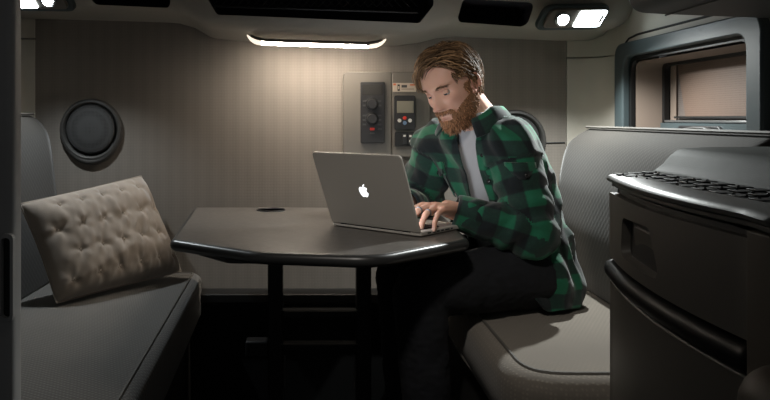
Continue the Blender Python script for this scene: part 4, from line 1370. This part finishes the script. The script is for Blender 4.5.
# cut: open front, neck hole, cuffs, hem
fc = SVv[SQ].mean(1)
fcl = classify(fc)
fth, frad, fa_, fb_ = torso_uv(fc)
z_ = fc[:, 2]
gapL = np.interp(z_, [-.5, -.40, -.30, -.15, -.03, .02], [.115, .085, .030, .024, .034, .05])   # to his left (viewer's right)
gapR = np.interp(z_, [-.5, -.40, -.30, -.15, -.03, .02], [.13, .11, .036, .024, .034, .05])
front_ = (fa_ > 0)
kill = (fcl == 0) & front_ & (fb_ < gapL) & (fb_ > -gapR)
kill |= (fcl == 0) & (z_ > .004)
# hem: high over the lap in front, long at the back
hem = -.352 - .155 * np.clip((1.15 - np.cos(fth)) / .75, 0, 1)
kill |= (fcl == 0) & (z_ < hem + .006 * np.sin(fth * 5))
for k, key in ((1, 'L'), (2, 'R')):
    d, arc, an, rd = nearest_on(SL[key], fc)
    tot = np.linalg.norm(np.diff(SL[key][0], axis=0), axis=1).sum()
    kill |= (fcl == k) & (arc > tot - .004)
keep = ~kill
fq = SQ[keep]; fcl = fcl[keep]
used = np.unique(fq); remap = np.full(len(SVv), -1); remap[used] = np.arange(len(used))
SV2 = SVv[used]; fq = remap[fq]
# even out the cut edges
ee = np.vstack([fq[:, [0, 1]], fq[:, [1, 2]], fq[:, [2, 3]], fq[:, [3, 0]]])
es = np.sort(ee, 1); _, inv_, cnt_ = np.unique(es[:, 0].astype(np.int64) * len(SV2) + es[:, 1], return_inverse=True, return_counts=True)
be = es[cnt_[inv_] == 1]
nb_ = np.bincount(be.ravel(), minlength=len(SV2)); two = nb_ == 2
for _ in range(14):
    acc_ = np.zeros_like(SV2)
    for k in range(3):
        acc_[:, k] = np.bincount(be[:, 0], SV2[be[:, 1], k], len(SV2)) + np.bincount(be[:, 1], SV2[be[:, 0], k], len(SV2))
    SV2[two] = .4 * SV2[two] + .6 * acc_[two] / 2
msk = np.zeros(len(SV2)); msk[be.ravel()] = 1
for _ in range(3):
    nx = msk.copy(); np.maximum.at(nx, ee[:, 0], msk[ee[:, 1]]); np.maximum.at(nx, ee[:, 1], msk[ee[:, 0]]); msk = nx
msk[be.ravel()] = 0
SV2 = smooth(SV2, fq, 8, .5, msk)
SV2[:, 2] = np.maximum(SV2[:, 2], SZ + .010)
SV2[:, 0] = np.minimum(SV2[:, 0], .787)
# flannel material: UV in metres
def flannel():
    m = mat('green_flannel', (.02, .1, .05), .92, spec=.15, sheen=.25)
    nt = m.node_tree; b = nt.nodes['Principled BSDF']
    uv = N(nt, 'ShaderNodeUVMap', uv_map='cloth')
    sep = N(nt, 'ShaderNodeSeparateXYZ'); nt.links.new(uv.outputs['UV'], sep.inputs['Vector'])
    nzn = N(nt, 'ShaderNodeTexNoise'); nzn.inputs['Scale'].default_value = 160; nt.links.new(uv.outputs['UV'], nzn.inputs['Vector'])
    bands = []
    for ch in 'XY':
        md = N(nt, 'ShaderNodeMath', operation='MULTIPLY'); md.inputs[1].default_value = 1 / .084
        nt.links.new(sep.outputs[ch], md.inputs[0])
        fr = N(nt, 'ShaderNodeMath', operation='PINGPONG'); fr.inputs[1].default_value = .5
        nt.links.new(md.outputs[0], fr.inputs[0])
        mr = N(nt, 'ShaderNodeMapRange'); mr.inputs['From Min'].default_value = .225; mr.inputs['From Max'].default_value = .275
        nt.links.new(fr.outputs[0], mr.inputs['Value'])
        bands.append(mr.outputs['Result'])
    ad = N(nt, 'ShaderNodeMath', operation='ADD'); nt.links.new(bands[0], ad.inputs[0]); nt.links.new(bands[1], ad.inputs[1])
    n2 = N(nt, 'ShaderNodeMath', operation='MULTIPLY_ADD'); n2.inputs[1].default_value = .5; n2.inputs[2].default_value = -.25
    nt.links.new(nzn.outputs['Fac'], n2.inputs[0])
    a2 = N(nt, 'ShaderNodeMath', operation='ADD'); nt.links.new(ad.outputs[0], a2.inputs[0]); nt.links.new(n2.outputs[0], a2.inputs[1])
    hf = N(nt, 'ShaderNodeMath', operation='MULTIPLY'); hf.inputs[1].default_value = .5; nt.links.new(a2.outputs[0], hf.inputs[0])
    cr = N(nt, 'ShaderNodeValToRGB')
    e = cr.color_ramp.elements
    e[0].position = 0; e[0].color = (.012, .016, .018, 1)
    e[1].position = 1; e[1].color = (.018, .135, .072, 1)
    k = cr.color_ramp.elements.new(.5); k.color = (.017, .040, .032, 1)
    nt.links.new(hf.outputs[0], cr.inputs['Fac']); nt.links.new(cr.outputs['Color'], b.inputs['Base Color'])
    bp = N(nt, 'ShaderNodeBump'); bp.inputs['Strength'].default_value = .3; bp.inputs['Distance'].default_value = .001
    nt.links.new(nzn.outputs['Fac'], bp.inputs['Height']); nt.links.new(bp.outputs['Normal'], b.inputs['Normal'])
    return m
M['flannel'] = flannel()
shirt = mesh_obj('shirt', SV2, fq.tolist(), M['flannel'], MAN, angle=180)
uvl = shirt.data.uv_layers.new(name='cloth')
# per-corner UV by the face's own panel (recalc may flip winding: read loops back)
nP = len(shirt.data.polygons)
li = np.empty(nP * 4, np.int32); shirt.data.loops.foreach_get('vertex_index', li)
UV = np.zeros((nP * 4, 2)); lc_ = np.repeat(fcl, 4); pv = SV2[li]
t_, rr_, aa_, bb_ = torso_uv(pv)
t_ = np.where(t_ < 0, t_ + 2 * math.pi, t_) if False else t_
UV[:, 0] = t_ * .135 + .02; UV[:, 1] = pv[:, 2] * 1.05
for k, key in ((1, 'L'), (2, 'R')):
    d, arc, an, rd = nearest_on(SL[key], pv)
    m_ = lc_ == k
    UV[m_, 0] = (an * .058 + .01)[m_]; UV[m_, 1] = arc[m_] + .02
# repair wrap-around within a face
U4 = UV[:, 0].reshape(-1, 4)
for wrap, sel_ in ((.135 * 2 * math.pi, fcl == 0), (.058 * 2 * math.pi, fcl != 0)):
    big = sel_ & ((U4.max(1) - U4.min(1)) > wrap * .5)
    U4[big] = np.where(U4[big] < 0, U4[big] + wrap, U4[big])
UV[:, 0] = U4.ravel()
uvl.data.foreach_set('uv', UV.ravel())
sd = shirt.modifiers.new('thickness', 'SOLIDIFY'); sd.thickness = .003; sd.offset = 1

def cloth_part(name, A, m=None, par=None, uvs=.0):
    """small cloth piece from a grid A[u][v] with metric UVs"""
    A = np.array(A); g_ = G().grid(A); ob = g_.obj(name, m or M['flannel'], par or shirt, angle=180)
    uvl_ = ob.data.uv_layers.new(name='cloth')
    nu, nv = A.shape[:2]
    du = np.concatenate([[0], np.cumsum(np.linalg.norm(np.diff(A, axis=0), axis=2).mean(1))]); dv_ = np.concatenate([[0], np.cumsum(np.linalg.norm(np.diff(A, axis=1), axis=2).mean(0))])
    for lp_ in ob.data.loops:
        i, j = divmod(lp_.vertex_index, nv); uvl_.data[lp_.index].uv = (du[i] + uvs, dv_[j] + uvs)
    s2 = ob.modifiers.new('thickness', 'SOLIDIFY'); s2.thickness = .003; s2.offset = 1
    return ob
# collar: stands round the neck, folds over, ends in two points
c, f, s_, hw, hd = torso_frame(0.0)
A = []
for t in np.linspace(.42, 2 * math.pi - .42, 60):
    fr_ = math.cos(t); sd_ = math.sin(t)
    fw = max(0, (fr_ - .35) / .55)           # how near the front ends
    dirv = np.array([f[0] * fr_ + s_[0] * sd_, f[1] * fr_ + s_[1] * sd_, 0])
    ctr = np.array([c[0], c[1], 0])
    lean = np.array([f[0], f[1], 0]) * .012
    st_ = ctr + dirv * .074 + np.array([0, 0, -.012 - .012 * fw])
    tp_ = ctr + lean + dirv * (.066 + .004 * fw) + np.array([0, 0, .030 - .034 * fw])
    fo = ctr + lean * .8 + dirv * (.078 + .004 * fw) + np.array([0, 0, .026 - .034 * fw])
    ed = ctr + dirv * (.098 + .016 * fw) + np.array([0, 0, -.012 - .040 * fw]) + np.array([s_[0], s_[1], 0]) * math.copysign(.016 * fw, sd_)
    A.append([st_, lerp(st_, tp_, .6), tp_, lerp(tp_, fo, .6) + [0, 0, .003], fo, lerp(fo, ed, .35) + dirv * .003, lerp(fo, ed, .7) + dirv * .003, ed])
cloth_part('collar', A)
# front plackets, pockets and cuffs
def surf(th0, z, outw=.006):
    c, f, s_, hw, hd = torso_frame(z)
    e = .86
    fx = math.copysign(abs(math.cos(th0)) ** e, math.cos(th0)) * hd; sx = math.copysign(abs(math.sin(th0)) ** e, math.sin(th0)) * hw
    p = c + fx * f + sx * s_; n_ = (fx / hd ** 2) * f + (sx / hw ** 2) * s_; n_ /= np.linalg.norm(n_)
    return np.array([p[0] + n_[0] * outw, p[1] + n_[1] * outw, z])
def proj(th0, z, outw):
    """point just above the finished cloth"""
    p = surf(th0, z, 0.0); d2 = ((SV2 - p) ** 2).sum(1); k = np.argsort(d2)[:6]
    q = surf(th0, z, 1.0) - p
    base_ = max(((SV2[i] - p) @ q) for i in k)
    return p + q * (base_ + outw)
for sg, zt_, zb_, t0_, t1_ in ((1, -.115, -.215, .62, 1.15), (-1, -.125, -.225, .62, 1.15)):
    A = [[proj(sg * t, z, .009) for z in np.linspace(zt_, zb_, 10)] for t in np.linspace(t0_, t1_, 12)]
    A = np.array(A)
    for _ in range(4): A[1:-1, 1:-1] = (A[:-2, 1:-1] + A[2:, 1:-1] + A[1:-1, :-2] + A[1:-1, 2:]) / 4
    pk = cloth_part('pocket', A, uvs=.02)
    A2 = A[:, :4] + (A[:, :4] - np.array([*torso_frame(zt_)[0], zt_])) * np.array([.04, .04, 0])
    A2[4:8, 3, 2] -= .010
    fl_ = cloth_part('pocket_flap', A2, par=shirt, uvs=.04)
    bc_ = A2[6, 3] + [0, 0, .010]; nrm_ = bc_ - np.array([*torso_frame(zt_)[0], bc_[2]]); nrm_ /= np.linalg.norm(nrm_)
    G().lathe([(.0055, 0), (.0055, .002), (.004, .003), (0, .002)], bc_ + nrm_ * .005, nrm_, 16).obj('button', M['button'], shirt)
for z in (-.10, -.17, -.24, -.31):
    gp_ = np.interp(z, [-.5, -.40, -.30, -.15, -.03, .02], [.115, .085, .030, .024, .034, .05]) + .016
    thb = math.asin(min(.9, gp_ / tors(z)[2]))
    thb = (math.sin(thb)) ** (1 / .86)
    b0 = proj(math.asin(min(.9, thb)), z, .005)
    nrm_ = b0 - np.array([*torso_frame(z)[0], z]); nrm_ /= np.linalg.norm(nrm_)
    G().lathe([(.0055, 0), (.0055, .002), (.004, .003), (0, .002)], b0, nrm_, 16).obj('button', M['button'], shirt)
for key, W in (('L', WRL), ('R', WRR)):
    p, r = SL[key]
    pe = p[-1]; dv = (p[-1] - p[-4]); dv /= np.linalg.norm(dv)
    u = np.cross(dv, [0, 0, 1.0]); u /= np.linalg.norm(u); w_ = np.cross(dv, u)
    A = []
    for t in np.linspace(-.3, 2 * math.pi - .1, 30):
        rad_ = r[-1] - .004 + .003 * (t > 5.6)
        A.append([pe + dv * o_ + (u * math.cos(t) + w_ * math.sin(t)) * (rad_ + k_) for o_, k_ in ((-.062, .003), (-.058, .008), (-.03, .006), (-.004, .004), (.004, .002), (.004, -.003))])
    cloth_part('cuff', A)
# ------------------------------------------------------------------ light, sky, camera
def spot(name, loc, d, power, col, size, blend=.6, rad=.012):
    l = bpy.data.lights.new(name, 'SPOT'); l.energy = power; l.color = col; l.spot_size = math.radians(size); l.spot_blend = blend
    l.shadow_soft_size = rad
    o = bpy.data.objects.new(name, l); COL.objects.link(o)
    o.location = (loc[0], loc[1], loc[2] + EYE)
    o.rotation_euler = Vector(d).to_track_quat('-Z', 'Y').to_euler()
    return o
(c1, n1), (c0_, n0) = RL1, RL0
spot('reading_beam', c1, np.array([-.05, -.30, -1.0]), 34.0, (.95, .99, .97), 140)
spot('reading_beam', c0_, np.array([.05, -.22, -1.0]), 12.0, (.9, .97, 1.0), 125)
# added fill lamp on the ceiling, out of view, to light face and shirt
fill_c = np.array([.0, .72, CZ - .002])
FILL_L = thing('added_fill_lamp', fill_c, 'added unseen round fill lamp on the ceiling in front of the table', 'lamp')
G().lathe([(.075, 0), (.075, -.012), (.066, -.02), (.052, -.02), (.050, -.012)], fill_c, (0, 0, 1), 40).obj('rim', M['panel'], FILL_L)
G().lathe([(.050, -.012), (.03, -.017), (0, -.018)], fill_c, (0, 0, 1), 32).obj('lens', M['fill_on'], FILL_L)
spot('added_fill_beam', fill_c + np.array([0, 0, -.04]), np.array([.40, 1.25, -1.02]), 36.0, (1.0, .93, .84), 54, 1.0, .06)  # added beam aimed at the man and the table
w = bpy.data.worlds.new('night'); SC.world = w; w.use_nodes = True
bg = w.node_tree.nodes['Background']; bg.inputs['Color'].default_value = (.9, .95, 1, 1); bg.inputs['Strength'].default_value = .045

cam = bpy.data.cameras.new('camera'); co = bpy.data.objects.new('camera', cam); COL.objects.link(co)
cam.sensor_fit = 'HORIZONTAL'; cam.sensor_width = 36; cam.lens = F / 770 * 36
cam.shift_x = (385 - CX) / 770; cam.shift_y = -(200 - CY) / 770
co.location = (0, 0, EYE); co.rotation_euler = (math.pi / 2, 0, 0)
cam.clip_start = .02
SC.camera = co
vs = SC.view_settings
vs.view_transform = 'Standard'; vs.look = 'None'; vs.gamma = 1; vs.exposure = 0; vs.use_curve_mapping = False
SC.cycles.max_bounces = 8
SC.cycles.sample_clamp_indirect = 4
SC.cycles.use_denoising = True
